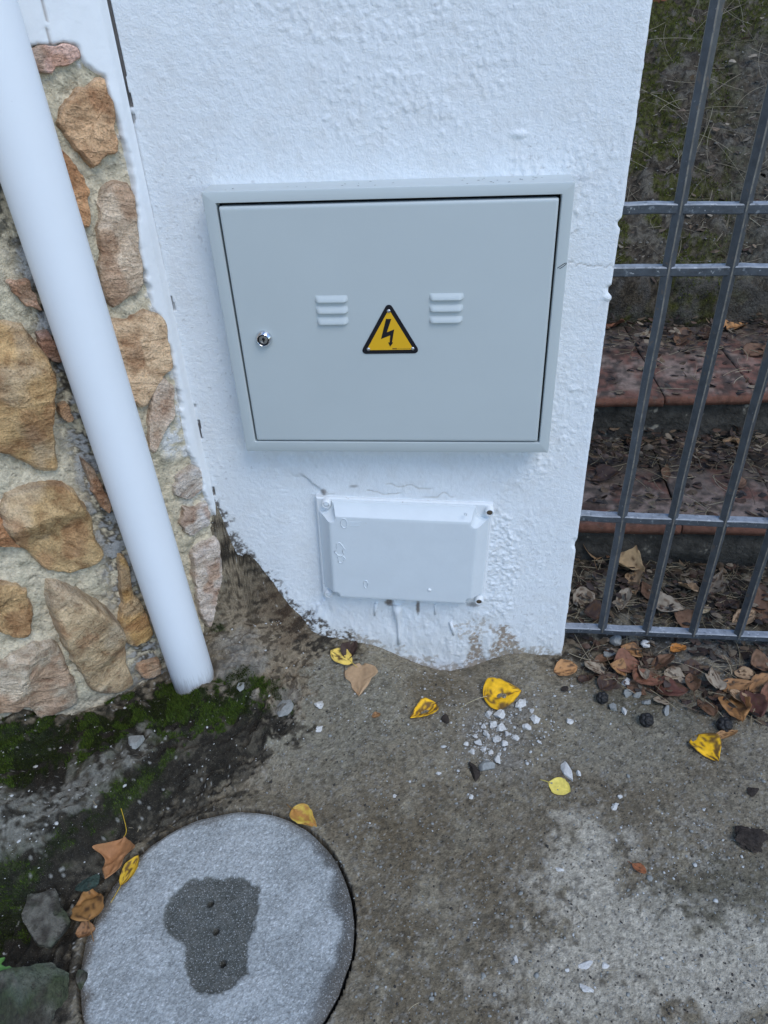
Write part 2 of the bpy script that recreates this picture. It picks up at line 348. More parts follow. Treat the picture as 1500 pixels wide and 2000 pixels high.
# fillet of cement in the corner
fil = pmask([(428, 990), (520, 1140), (620, 1240), (590, 1400), (480, 1520), (420, 1480), (430, 1380), (410, 1220)])
C_ = mixc(C_, (.34, .275, .195), fil * .85)
C_ = mixc(C_, (.06, .045, .032), fil * ss(.50, .62, n3) * .75)
C_ = mixc(C_, (.36, .35, .32), fil * np.clip(blob(450, 1290, 60, 60) + blob(560, 1385, 22, 34, 20) + blob(480, 1360, 22, 20), 0, 1) * .6)
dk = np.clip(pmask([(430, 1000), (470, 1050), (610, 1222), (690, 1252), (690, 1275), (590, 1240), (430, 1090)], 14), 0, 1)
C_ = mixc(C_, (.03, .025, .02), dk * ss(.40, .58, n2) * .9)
C_ = mixc(C_, (.10, .06, .035), blob(560, 1200, 45, 70, -30) * .5)
# ledge: dark soil, cement rim and moss
led = pmask([(-300, 1390), (140, 1395), (300, 1330), (420, 1345), (520, 1370), (590, 1420), (500, 1500), (430, 1560), (345, 1606), (270, 1665), (225, 1725), (150, 1790), (150, 1900), (120, 2010), (-300, 2010)])
C_ = mixc(C_, (.030, .026, .020), led * .97)
C_ = mixc(C_, (.17, .15, .115), led * ss(.50, .64, n2) * .5)
C_ = mixc(C_, (.022, .019, .015), led * ss(.54, .64, n3) * .7)
rim = np.clip(pmask([(-200, 1590), (60, 1545), (190, 1480), (240, 1440), (300, 1425), (285, 1470), (240, 1500), (130, 1585), (80, 1630), (90, 1680), (40, 1650), (-200, 1680)], 14), 0, 1)
C_ = mixc(C_, (.27, .265, .235), rim * ss(.34, .54, n3) * .9)
wall_moss = pmask([(-200, 1400), (140, 1402), (320, 1345), (500, 1345), (540, 1385), (360, 1425), (255, 1450), (160, 1490), (60, 1540), (-200, 1590)], 16)
low_moss = pmask([(70, 1650), (130, 1600), (250, 1512), (330, 1475), (320, 1520), (230, 1590), (150, 1640), (100, 1700), (60, 1700)], 16) * .8
edge_moss = pmask([(-200, 1680), (60, 1670), (90, 1800), (30, 1860), (-200, 1880)], 16) * .7
MOSS = np.clip(wall_moss + low_moss + edge_moss + fil * blob(480, 1350, 60, 35) * .7 + fil * blob(425, 1225, 25, 10), 0, 1) * ss(.34, .52, fbm(X * 34, Y * 34, 91, 3) + .10) * (1 - .75 * rim)
C_ = mixc(C_, (.020, .030, .009), MOSS * .9)
C_ = mixc(C_, (.045, .072, .013), MOSS * ss(.50, .68, n2) * .8)
# inside of the gap round the cover, and the strip under the fence
C_ = mixc(C_, (.05, .043, .035), ss(.006, .0, np.hypot(X - CC[0], Y - CC[1]) - CR - .001) * .8)
C_ = mixc(C_, (.045, .036, .027), pmask([(1095, 1285), (1240, 1300), (1500, 1330), (1900, 1360), (1900, 900), (1150, 1000)], 14) * ss(.3, .5, n2) * .9)
C_ = mixc(C_, (.25, .24, .215), pmask([(1285, 1262), (1520, 1275), (1520, 1320), (1330, 1300)], 10) * .7)
gr = rng.random(X.shape); gr2 = vn(XH * 150, YH * 150, 81)
gq = np.clip(1 - .85 * fil, 0, 1)
C_ = C_ * (np.array([.77, .745, .705])) * (1 + gq * ((.76 + .48 * gr2) * (.80 + .40 * rng.random(X.shape)) - 1) + (1 - gq) * .5 * (gr2 - .5))[..., None]
C_ = mixc(C_, (.03, .027, .022), (gr < .018 * gq) * .8); C_ = mixc(C_, (.52, .50, .45), (gr > 1 - .010 * gq) * .6)
H = H + (rng.random(X.shape) - .5) * .0011 * (np.abs(X) < 1.15) * gq + (gr2 - .5) * .0016
ground = mesh('ground', np.stack([X, Y, H], -1).reshape(-1, 3), gridF(len(gx), len(gy)), M['ground'], col=C_.reshape(-1, 3))
tag(ground, kind='structure')

# ------------------------------------------------------------------ white rendered wall
WX1 = .290; RC = .007; TH = .30
s_ax = np.r_[np.arange(-.556, WX1 - RC, .0024), np.linspace(WX1 - RC, WX1 - RC + RC * math.pi / 2, 6)[1:], WX1 - RC + RC * math.pi / 2 + np.r_[.003:.03:.003, .03:TH:.012]]
z_ax = np.r_[np.arange(-.20, 1.50, .0024), np.arange(1.51, 2.30, .02)]
SS, ZZ = np.meshgrid(s_ax, z_ax, indexing='ij')
th = np.clip((SS - (WX1 - RC)) / RC, 0, math.pi / 2); over = np.maximum(SS - (WX1 - RC) - RC * math.pi / 2, 0)
WXx = np.minimum(SS, WX1 - RC) + RC * np.sin(th); WYy = RC * (1 - np.cos(th)) + over
NX = np.sin(th); NY = -np.cos(th)
wpx, wpy = proj(np.stack([WXx, WYy, ZZ], -1))
wx, wz = SS, ZZ
warp = (fbm(wx * 14, wz * 14, 5, 3) - .5) * .05
q = fbm((wx + warp) * 70, (wz - warp * .6) * 62, 11, 4)
ridge = 1 - np.abs(2 * q - 1)
rough_w = .25 + .75 * ss(.38, .64, fbm(wx * 6, wz * 6, 77, 3))
low = ss(.62, .45, wz)                                # lower part: smoother, trowelled
left_s = ss(-.40, -.50, wx)
edge_s = 1 - .75 * ss(.20, .285, wx)
q2 = fbm((wx * .85 + wz * .5 + warp * .5) * 120, (wz * .85 - wx * .5 + warp * .5) * 85, 311, 3)
D = ((ridge - .6) * .0004 + ss(.58, .84, q2) * .0014 + (vn(wx * 260, wz * 200, 321) - .5) * .0007) * edge_s * rough_w * (1 - .55 * left_s) * (1 - .35 * low) + (fbm(wx * 150, wz * 150, 15, 2) - .5) * .0010 * edge_s + (fbm(wx * 3.2, wz * 3.2, 19, 3) - .5) * .008
drip = ss(.70, .82, vn(wx * 120, wz * 70, 95)) * .0012; D += drip * rough_w
wr2 = fbm(wx * 30, wz * 30, 23, 3); wr3 = fbm(wx * 120, wz * 120, 25, 4, .7)
def wpoly(poly, soft=8, amp=1.0): return ss(-soft, soft, inpoly(wpx, wpy, poly) + amp * ((wr2 - .5) * 36 + (wr3 - .5) * 22))
# older plaster level left of the small box, one trowel coat deeper
D -= .0075 * ss(545, 610, wpx) * wpoly([(430, 930), (560, 925), (590, 932), (628, 960), (640, 1160), (600, 1220), (380, 1220)], 5, .35)
D += (fbm(wx * 40, wz * 18, 33, 3) - .5) * .007 * wpoly([(560, 1165), (760, 1180), (900, 1190), (1000, 1190), (1100, 1290), (860, 1330), (600, 1240)], 14)
D += .004 * wpoly([(955, 1000), (1000, 1000), (1000, 1190), (950, 1200)], 8) * (wr3 - .3) * 2
D += .010 * ss(.0, -.09, wz) * ss(.25, .10, np.abs(wx + .03))      # foot spreads where the paint runs down to the ground
for (cx, cy, rx, ry, dd) in ((1218, 436, 12, 10, -.006), (1222, 455, 10, 8, .003), (1196, 566, 12, 9, -.005), (1190, 582, 14, 6, .003), (1124, 1062, 8, 10, -.004), (1015, 262, 18, 8, .003)):
    D += dd * ss(1.3, .4, np.hypot((wpx - cx) / rx, (wpy - cy) / ry) + (wr3 - .5) * .6)
crack = np.abs(wx + .5535 + (vn(wz * 30, wz * 0, 3) - .5) * .0015) < .0028
cr_on = np.where(wz > 1.30, 1.0, np.where(wz < .70, ss(.40, .55, vn(wz * 45, wz * 0 + 4, 8)), .5 * ss(.74, .84, vn(wz * 60, wz * 0 + 4, 8)))) * (wz < 1.75)
D -= .006 * crack * cr_on
thin = ss(1.8, .8, np.abs(wpy - 516 - (wpx - 1112) * .06 - (vn(wpx * .12, wpx * 0, 2) - .5) * 7)) * ((wpx > 1110) & (wpx < 1202))
thin2 = ss(1.6, .8, np.abs(wpy - 958 - (wpx - 620) * .03 - (vn(wpx * .06, wpx * 0, 4) - .5) * 16)) * ((wpx > 640) & (wpx < 950)) * ss(.45, .6, vn(wpx * .03, wpx * 0, 6))
thin3 = ss(1.6, .8, np.abs(wpy - 950 + (wpx - 740) * .03 - (vn(wpx * .05, wpx * 0, 14) - .5) * 18)) * ((wpx > 720) & (wpx < 880)) * ss(.4, .6, vn(wpx * .03, wpx * 0, 16))
D -= .0015 * (thin + thin2 + thin3)
WC = np.ones(wx.shape + (3,)) * np.array([.79, .81, .82])
WC = mixc(WC, (.72, .715, .70), ss(.5, .75, wr2) * .35)
WC = mixc(WC, (.66, .63, .57), ss(.13, -.06, wz + (wr2 - .5) * .10) * .55)
WC = mixc(WC, (.13, .095, .075), np.clip(crack * cr_on, 0, 1) * .8)
WC = mixc(WC, (.50, .47, .42), np.clip(thin * .7 + thin2 * .6 + thin3 * .6, 0, 1))
bare = np.clip(wpoly([(905, 1300), (915, 1250), (935, 1240), (950, 1285), (965, 1235), (985, 1222), (1010, 1255), (1040, 1290), (1060, 1320), (900, 1330)], 5, .8), 0, 1)
WC = mixc(WC, (.30, .22, .15), bare * ss(.34, .5, wr3) * .9)
WC = mixc(WC, (.42, .34, .25), wpoly([(890, 1210), (940, 1200), (950, 1230), (900, 1240)], 6, 1) * ss(.45, .6, wr3) * .6)
foot = wpoly([(590, 1215), (660, 1236), (720, 1245), (800, 1278), (860, 1296), (930, 1285), (1000, 1262), (1100, 1272), (1110, 1400), (590, 1400)], 6, 1)
WC = mixc(WC, (.36, .30, .23), foot * ss(.36, .55, wr3) * .8)
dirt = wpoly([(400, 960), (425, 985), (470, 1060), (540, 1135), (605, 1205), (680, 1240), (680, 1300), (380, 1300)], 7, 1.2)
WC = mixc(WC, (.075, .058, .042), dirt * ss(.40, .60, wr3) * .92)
for (cx, cy, rx, ry, a) in ((760, 1176, 9, 7, .9), (816, 1186, 4, 16, .85), (925, 1180, 14, 5, .6), (632, 962, 8, 8, .7), (690, 950, 10, 3, .5), (1216, 432, 7, 5, .6), (1196, 562, 7, 5, .65), (1012, 1290, 5, 6, .3)):
    m_ = ss(1.3, .4, np.hypot((wpx - cx) / rx, (wpy - cy) / ry) + (wr3 - .5) * .8); WC = mixc(WC, (.13, .09, .06), m_ * a)
sp = ss(.90, .93, vn(wx * 210, wz * 210, 99)) * ss(.58, .70, fbm(wx * 6, wz * 6, 101, 2)); WC = mixc(WC, (.45, .44, .43), sp * .5)
V = np.stack([WXx + NX * D, WYy + NY * D, ZZ], -1).reshape(-1, 3)
wall = empty('white_wall', (-.13, .15, -.2))
tag(wall, 'white rough plastered wall end carrying the grey electrical cabinet', 'wall')
child(mesh('plaster', V, gridF(len(s_ax), len(z_ax)), M['plaster'], col=WC.reshape(-1, 3)), wall)
b = MB(); b.box(-.85, WX1 - .012, .02, TH - .004, -.2, 2.279); child(b.build('wall_core', mat('wall_core', (.75, .75, .74), .8, .3, bump=.4, bscale=120)), wall)
for pts, r in (([(776, 1182), (776, 1196), (778, 1215), (779, 1240), (779, 1258)], (.013, .010, .0045, .0038, .0045)), ([(735, 1178), (733, 1190), (732, 1202)], (.005, .004, .0025)), ([(850, 1180), (850, 1200)], (.003, .002)), ([(880, 1215), (884, 1228), (886, 1240)], (.004, .004, .003))):
    P = np.array([on(a, c, 1, -.002) for a, c in pts]); d = MB(); d.tube(P, r, 10)
    o = d.build('paint_drip', M['boxrim'], wall, smooth=True)

# ------------------------------------------------------------------ stone wall
uz = np.r_[0:1.12:.0036]; zz = np.r_[-.12:1.55:.0036, 1.56:2.3:.03]
U, Z = np.meshgrid(uz, zz, indexing='ij')
base = P0 + U[..., None] * SU; base[..., 2] = Z
spx, spy = proj(base)
m2 = fbm(U * 22, Z * 22, 103, 4); m3 = fbm(U * 70, Z * 70, 107, 3)
PAINT = [(-900, -900), (-900, 80), (40, 92), (70, 90), (122, 84), (146, 92), (166, 130), (200, 150), (216, 200), (234, 262), (250, 330), (259, 375), (262, 440), (275, 530), (292, 582), (310, 622), (326, 680), (346, 760), (356, 830), (366, 880), (385, 930), (405, 985), (425, 1012), (480, 1020), (270, -900)]
pd = inpoly(spx, spy, PAINT) + (m2 - .5) * 14 + (m3 - .5) * 10
pm = pd > 0
Dm = (m2 - .5) * .020 + (m3 - .5) * .008 - .002 + (rng.random(U.shape) - .5) * .0009
Dp = .009 + (fbm(U * 10, Z * 10, 5, 2) - .5) * .004 + (m3 - .5) * .0008 - .030 * ss(5, -9, pd)
groove = np.abs(spx - 80 - (spy) * .17) < 2.0
Dp = np.where(groove & (spy < 90), Dp - .003, Dp)
fadeU = ss(.0, .02, U)
Dp = Dp * fadeU; Dm = Dm - .012 * ss(2, 14, pd)
MC = np.ones(U.shape + (3,)) * np.array([.68, .59, .43])
MC = mixc(MC, (.56, .50, .36), ss(.45, .65, m2) * .7)
mr = rng.random(U.shape); MC = MC * (.84 + .32 * mr)[..., None]; MC = mixc(MC, (.10, .085, .065), ss(.62, .74, m3) * .35); MC = mixc(MC, (.08, .07, .055), (mr < .012) * .6)
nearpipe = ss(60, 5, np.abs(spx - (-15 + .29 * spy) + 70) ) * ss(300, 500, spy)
MC = mixc(MC, (.035, .030, .026), nearpipe * ss(.30, .46, m3) * .9)  # shade in the crevice left of the pipe, painted into the mortar colour
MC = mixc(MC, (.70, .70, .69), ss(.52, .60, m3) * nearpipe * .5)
MC = mixc(MC, (.72, .72, .71), np.clip(ss(34, 8, np.hypot((spx - 335) / 1.0, (spy - 862) / 1.4)) + ss(30, 5, np.hypot(spx - 370, (spy - 960) / 1.5)) * .5, 0, 1) * ss(.3, .5, m3) * .9)
MC = mixc(MC, (.74, .74, .73), ss(-16, -2, pd) * ss(.45, .6, m3) * .8)
MC = mixc(MC, (.05, .045, .035), ss(1, .0, (Z - .0) / .16) * ss(.4, .55, m2) * .7)
MC = mixc(MC, (.06, .06, .05), ss(520, 430, spy) * ss(60, 30, spx) * ss(-70, -40, spx) * (spy > 330) * ss(.35, .5, m3) * .8)
PC = np.ones(U.shape + (3,)) * np.array([.79, .81, .82])
PC = mixc(PC, (.30, .28, .25), ss(7, 0, pd) * ss(.5, .62, m3) * .6)
PC = np.where((groove & (spy < 90))[..., None], np.array([.45, .42, .40]), PC)
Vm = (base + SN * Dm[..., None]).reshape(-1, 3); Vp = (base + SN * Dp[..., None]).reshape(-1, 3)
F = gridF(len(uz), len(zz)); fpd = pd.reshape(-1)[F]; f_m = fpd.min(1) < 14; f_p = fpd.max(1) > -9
def sub(F, V, C):
    ids = np.unique(F); mp = np.zeros(len(V), int); mp[ids] = np.arange(len(ids)); return V[ids], mp[F], C[ids]
stone_wall = empty('stone_wall', tuple(P0 + .5 * SU))
tag(stone_wall, 'wall faced with rough orange brown stones set in pale mortar behind the white pipe', 'wall')
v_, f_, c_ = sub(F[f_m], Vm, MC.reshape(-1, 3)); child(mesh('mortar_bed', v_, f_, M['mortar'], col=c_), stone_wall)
v_, f_, c_ = sub(F[f_p], Vp, PC.reshape(-1, 3)); o = child(mesh('painted_band', v_, f_, M['paintband'], col=c_), stone_wall); o['label'] = 'smooth white painted band along the edge of the stonework'
b = MB(); B0 = P0 - .035 * SN; B1 = P0 + 1.118 * SU - .035 * SN
quad = [B0 + .03 * SU, B1, B1 - .25 * SN, B0 - .25 * SN + .2 * SU]
b.loft([[(*p[:2], -.12) for p in quad], [(*p[:2], 2.27) for p in quad]]); child(b.build('wall_core', M['mortar']), stone_wall)

STN = [  # outline in the photograph, thickness (m), colour
 ([(40, 95), (68, 91), (122, 86), (140, 93), (154, 112), (120, 128), (85, 137), (50, 135)], .006, (.44, .27, .19)),
 ([(121, 207), (144, 189), (189, 154), (201, 156), (213, 203), (224, 294), (196, 301), (178, 322), (154, 294), (130, 266), (119, 238)], .010, (.47, .28, .14)),
 ([(100, 290), (120, 298), (143, 325), (171, 371), (171, 440), (155, 440), (130, 360), (100, 330)], .008, (.48, .26, .12)),
 ([(196, 381), (227, 371), (257, 375), (261, 402), (262, 455), (276, 546), (252, 574), (217, 591), (200, 560), (190, 525), (194, 455)], .007, (.45, .33, .21)),
 ([(215, 640), (240, 630), (304, 608), (318, 640), (330, 720), (308, 735), (276, 792), (250, 770), (228, 700)], .011, (.50, .33, .18)),
 ([(305, 737), (333, 755), (340, 800), (303, 876), (290, 872), (286, 824), (298, 768)], .007, (.50, .37, .25)),
 ([(345, 925), (384, 912), (392, 952), (362, 974), (340, 960)], .005, (.48, .41, .33)),
 ([(358, 992), (400, 984), (408, 1024), (368, 1042), (352, 1020)], .005, (.46, .39, .31)),
 ([(376, 1080), (422, 1050), (430, 1120), (432, 1180), (408, 1222), (392, 1202), (378, 1140)], .012, (.44, .35, .26)),
 ([(14, 553), (52, 546), (68, 577), (74, 600), (50, 596), (28, 574)], .010, (.45, .26, .15)),
 ([(74, 652), (92, 648), (116, 690), (116, 706), (100, 708), (80, 688)], .010, (.22, .13, .09)),
 ([(-75, 628), (28, 636), (60, 680), (90, 690), (97, 770), (88, 808), (107, 915), (60, 902), (0, 868), (-75, 860)], .026, (.46, .29, .13)),
 ([(110, 788), (128, 790), (141, 816), (128, 822), (114, 812)], .008, (.45, .29, .15)),
 ([(4, 1000), (24, 966), (116, 946), (138, 958), (162, 1000), (178, 1040), (194, 1088), (152, 1106), (100, 1110), (60, 1078), (20, 1046)], .028, (.43, .28, .13)),
 ([(-80, 1000), (0, 1004), (16, 1040), (36, 1064), (0, 1058), (-80, 1064)], .018, (.48, .25, .12)),
 ([(158, 894), (176, 910), (212, 976), (212, 1002), (192, 984), (176, 950)], .010, (.34, .20, .11)),
 ([(-80, 1130), (44, 1144), (60, 1192), (52, 1236), (32, 1242), (0, 1226), (-80, 1218)], .022, (.44, .28, .13)),
 ([(92, 1138), (128, 1142), (184, 1178), (216, 1200), (240, 1248), (236, 1280), (258, 1330), (224, 1346), (180, 1342), (160, 1312), (120, 1240), (100, 1188)], .024, (.45, .32, .18)),
 ([(-90, 1310), (0, 1296), (80, 1256), (100, 1252), (120, 1288), (138, 1340), (142, 1368), (108, 1386), (72, 1398), (54, 1368), (0, 1380), (-90, 1384)], .026, (.45, .36, .25)),
 ([(230, 1090), (248, 1098), (256, 1160), (280, 1188), (297, 1236), (280, 1250), (248, 1252), (230, 1224), (238, 1180)], .016, (.46, .28, .11)),
 ([(270, 1296), (308, 1286), (314, 1312), (288, 1324), (272, 1316)], .010, (.42, .27, .16)),
]
def make_stone(poly, dep, colr, k):
    pts = np.array(poly) if isinstance(poly, np.ndarray) else np.array([hitS(px, py, .0)[:2] for px, py in poly]); n = 56; L = len(pts)
    seg = np.roll(pts, -1, 0) - pts; ln = np.hypot(*seg.T); cum = np.r_[0, np.cumsum(ln)]
    t = np.linspace(0, cum[-1], n, endpoint=False); idx = np.searchsorted(cum, t, 'right') - 1
    out = pts[idx] + seg[idx] * ((t - cum[idx]) / ln[idx])[:, None]
    for _ in range(2): out = (np.roll(out, 1, 0) + 2 * out + np.roll(out, -1, 0)) / 4
    c = out.mean(0); jit = (fbm(t * 60, t * 0 + k, 200 + k, 3) - .5) * .014
    out = out + (out - c) / (np.linalg.norm(out - c, axis=1)[:, None] + 1e-9) * jit[:, None]
    rs = [1.14, 1.12, 1.08, 1.02, .94, .85, .76, .67, .58, .49, .40, .31, .22, .13, .06]
    prof = [-.016, -.004, .60, .92, 1, 1, 1, 1, 1, 1, 1, 1, 1, 1, 1]
    rf = np.random.default_rng(1000 + k); ext = np.ptp(out, 0); FP = [(c + (rf.random(2) - .5) * ext * .9, nrm(rf.normal(size=2)) * rf.uniform(.25, .75), rf.uniform(.95, 1.35)) for _ in range(5)]
    a = rng.uniform(0, 6.28); tilt = rng.uniform(-.35, .35, 2); V = []; Cc = []
    br = np.array([1.18, 1.1, 1.02])
    for r, pr in zip(rs, prof):
        q = c + (out - c) * r
        lay = fbm(q[:, 0] * 16 + q[:, 1] * 9 * math.sin(a), q[:, 1] * 40 + q[:, 0] * 22 * math.cos(a), 300 + k, 4)
        fine = fbm(q[:, 0] * 60, q[:, 1] * 120, 340 + k, 3)
        dep_ = dep * (1.75 if dep > .015 else 1.25)
        fac = np.min([dep_ * o_ + (q - p_) @ g_ for p_, g_, o_ in FP], 0); fac = np.clip(fac, dep_ * (.22 if dep > .015 else .6), dep_ * 1.6) + .006
        step = (np.floor(lay * 9) / 9 - lay) * .022
        h = np.full(n, pr) if pr < 0 else fac * pr + (step + (fine - .5) * .004) * min(1, dep / .012) * pr
        P = P0 + q[:, :1] * SU; P[:, 2] = q[:, 1]; V.append(P + SN * np.broadcast_to(h, (n,))[:, None])
        cc = np.array(colr) * (np.array([1.34, 1.38, 1.48]) if c[0] > .30 or k in (19, 20) else np.array([1.60, 1.72, 2.0])) * (.66 + .68 * lay)[:, None]; gm = ss(.55, .7, fbm(q[:, 0] * 13, q[:, 1] * 13, 360 + k, 3))
        cc = mixc(cc, np.array([.52, .43, .32]), gm * .45); rd = ss(.58, .72, fbm(q[:, 0] * 19, q[:, 1] * 19, 380 + k, 2)); cc = mixc(cc, np.array([.40, .19, .09]), rd * .5)
        if r > 1.04: cc = mixc(cc, np.array([.40, .35, .28]), np.full(n, .35))
        Cc.append(cc)
    V = np.concatenate(V); Cc = np.concatenate(Cc); m = len(rs)
    P = P0 + c[0] * SU; P[2] = c[1]; cen = V[-n:].mean(0)
    V = np.r_[V, cen[None]]; Cc = np.r_[Cc, Cc[-n:].mean(0)[None]]
    F = [(i * n + j, (i + 1) * n + j, (i + 1) * n + (j + 1) % n, i * n + (j + 1) % n) for i in range(m - 1) for j in range(n)] + [((m - 1) * n + j, m * n, (m - 1) * n + (j + 1) % n) for j in range(n)]
    o = mesh('stone', V, F, M['stone'], col=Cc); o.data.set_sharp_from_angle(angle=R_(24)); return child(o, stone_wall)
for k, (poly, dep, colr) in enumerate(STN): make_stone(poly, dep, colr, k)
k = len(STN); r5 = np.random.default_rng(55); row = 0; zr = .17     # the facing goes on beyond the picture's edge
while zr < 1.36:
    hr = r5.uniform(.12, .17); u = min(hitS(-110, 1000 + (.65 - zr) * 900, 0)[0], .75) + .10 + .06 * (row % 2) if zr < 1.0 else .40 + .06 * (row % 2)
    while u < 1.03:
        wr = r5.uniform(.11, .19); cu = u + wr / 2; th_ = np.sort(r5.uniform(0, 6.28, 3)).tolist() + [.6, 1.5, 2.5, 3.7, 4.7, 5.6]; th_ = np.sort(np.array(th_))
        sq = 1 / np.maximum(np.abs(np.cos(th_)) ** 4 + np.abs(np.sin(th_)) ** 4, .3) ** .25 * r5.uniform(.86, 1.02, len(th_))
        make_stone(np.c_[cu + np.cos(th_) * sq * wr * .46, zr + np.sin(th_) * sq * hr * .46], r5.uniform(.018, .026), [(.45, .29, .14), (.43, .32, .2), (.47, .27, .13), (.44, .34, .22)][int(r5.integers(4))], k); k += 1; u += wr
    zr += hr; row += 1

# ------------------------------------------------------------------ drainpipe
_pa, _pb = on(377, 1320, 1, -.175), on(68, 348, 1, -.175); _pd = (_pb - _pa) / (_pb[2] - _pa[2])
ptop = _pa + _pd * (2.3 - _pa[2]); pbot = _pa + _pd * (.03 - _pa[2])
b = MB(); ts = np.linspace(0, 1, 24); P = pbot + ts[:, None] * (ptop - pbot); b.tube(P, .0510, 48)
pipe = b.build('drainpipe', M['pipe'], None, smooth=True, autos=50)
pt = M['pipe'].node_tree; pbs = pt.nodes['Principled BSDF']; src = pbs.inputs['Base Color'].links[0].from_socket
sx = nd(pt, 'ShaderNodeSeparateXYZ'); pt.links.new(nd(pt, 'ShaderNodeTexCoord').outputs['Object'], sx.inputs[0])
nn_ = nd(pt, 'ShaderNodeTexNoise', Scale=45., Detail=6., Roughness=.7); ma = nd(pt, 'ShaderNodeMath', operation='MULTIPLY_ADD'); pt.links.new(nn_.outputs[0], ma.inputs[0]); ma.inputs[1].default_value = .16; pt.links.new(sx.outputs[2], ma.inputs[2])
fr = ramp(pt, ma.outputs[0], [(.13, .75), (.20, .10), (.34, 0.)]); mx = pt.nodes.new('ShaderNodeMix'); mx.data_type = 'RGBA'; pt.links.new(fr, mx.inputs[0]); pt.links.new(src, mx.inputs[6]); mx.inputs[7].default_value = (.22, .20, .16, 1); pt.links.new(mx.outputs[2], pbs.inputs['Base Color'])
tag(pipe, 'thick white painted drainpipe running down in front of the stone wall', 'pipe')

# ------------------------------------------------------------------ electrical cabinet
YF = -.058
TLc, BRc = on(392, 375, 1, YF), on(1071, 885, 1, YF)
cx0, cx1, cz1, cz0 = TLc[0], BRc[0], TLc[2], BRc[2]
dTL, dBR = on(426, 404, 1, YF), on(1050, 863, 1, YF)
dx0, dx1, dz1, dz0 = dTL[0], dBR[0], dTL[2], dBR[2]
cab = empty('electrical_cabinet', ((cx0 + cx1) / 2, 0, cz0))
tag(cab, 'grey metal electrical cabinet with yellow warning triangle set in the white wall', 'electrical cabinet')
def rrect(x0, x1, z0, z1, y, r=.002, n=4):
    out = []
    for (cx, cz, a0) in ((x1 - r, z1 - r, 0), (x0 + r, z1 - r, 90), (x0 + r, z0 + r, 180), (x1 - r, z0 + r, 270)):
        for k in range(n): a = R_(a0 + 90 * k / (n - 1)); out.append((cx + r * math.cos(a), y, cz + r * math.sin(a)))
    return out
g = .0035
b = MB(); b.loft([rrect(cx0, cx1, cz0, cz1, .012), rrect(cx0, cx1, cz0, cz1, YF + .003), rrect(cx0 + .001, cx1 - .001, cz0 + .001, cz1 - .001, YF + .0009), rrect(cx0 + .003, cx1 - .003, cz0 + .003, cz1 - .003, YF),
                  rrect(dx0 - g - .0015, dx1 + g + .0015, dz0 - g, dz1 + g + .003, YF), rrect(dx0 - g, dx1 + g, dz0 - g + .001, dz1 + g + .002, YF + .002), rrect(dx0 - g, dx1 + g, dz0 - g + .001, dz1 + g + .002, YF + .02)], cap=False)
b.build('frame', M['cab'], cab, smooth=True, autos=25)
b = MB(); b.box(dx0 - .012, dx1 + .012, YF + .0201, YF + .026, dz0 - .012, dz1 + .012); b.build('back_panel', M['gap'], cab)
b = MB(); rr = [rrect(dx0 + i, dx1 - i, dz0 + i, dz1 - i, YF + d, .003) for i, d in ((.001, .018), (0, .006), (.0004, .0022), (.0012, .0005), (.003, -.0006), (.006, -.0008))]
b.loft(rr); door = b.build('door', M['cab'], cab, smooth=True, autos=35)
YD = YF - .0008
def sub_child(o, par):                          # sub-part of a part that is itself placed by its thing
    o.parent = par; return o
def louver(px0, px1, py0, py1):
    A = on(px0, py0, 1, YD); Bp = on(px1, py1, 1, YD); x0, x1, z1, z0 = A[0], Bp[0], A[2], Bp[2]
    nu, nv = 22, 8; V = []
    for i in range(nu):
        u = i / (nu - 1)
        for j in range(nv):
            v = j / (nv - 1); e = min(1, min(u, 1 - u) / .13); e = e * (2 - e)
            h = .0062 * math.sin(v * math.pi / 2) ** 1.2 * e
            V.append((x0 + (x1 - x0) * u, YD + .0003 - h, z1 + (z0 - z1) * v + (1 - e) * .002))
    F = [tuple(f) for f in gridF(nu, nv)]; b = MB(); b.add(V, F)
    lip = [V[i * nv + nv - 1] for i in range(nu)]; bot = [(p[0], YD + .001, p[2] + .0012) for p in lip]
    b2 = len(b.V); b.V += lip + bot; b.F += [(b2 + i, b2 + i + 1, b2 + nu + i + 1, b2 + nu + i) for i in range(nu - 1)]
    o = b.build('louver', M['cab'], None, smooth=True, autos=50); sub_child(o, door)
for k in range(3):
    louver(614 + 2 * k, 680 + .7 * k, 577 + 21 * k, 588.5 + 21.5 * k); louver(838 - .2 * k, 906 - 1.2 * k, 572.5 + 22.3 * k, 584 + 22 * k)
# lock
L = on(516, 661, 1, YD); lock = empty('lock', tuple(L)); lock.parent = cab; lock.matrix_parent_inverse = Matrix.Translation(-cab.location)
def lchild(o): o.parent = lock; o.matrix_parent_inverse = Matrix.Translation(-lock.location); return o
b = MB(); b.lathe([(.0162, -.001), (.0162, .003), (.0155, .0042), (.0122, .0095), (.0116, .0100), (.0112, .0096), (.0110, .004)], L, 40); lchild(b.build('bezel', M['chrome'], None, smooth=True, autos=40))
b = MB(); b.lathe([(.0109, .0035), (.0109, .0052), (.0095, .0055)], L, 32); lchild(b.build('recess', M['black'], None))
b = MB(); b.lathe([(.0085, .005), (.0085, .0072), (.0078, .0080), (.006, .0080), (.0055, .0066)], L, 32); lchild(b.build('cylinder_core', M['steel'], None, smooth=True, autos=40))
b = MB(); b.box(L[0] - .0012, L[0] + .0012, L[1] - .0078, L[1] - .005, L[2] - .0042, L[2] + .0042); b.box(L[0] - .0028, L[0] + .0028, L[1] - .0076, L[1] - .005, L[2] - .001, L[2] + .0025); lchild(b.build('keyhole', M['black'], None))
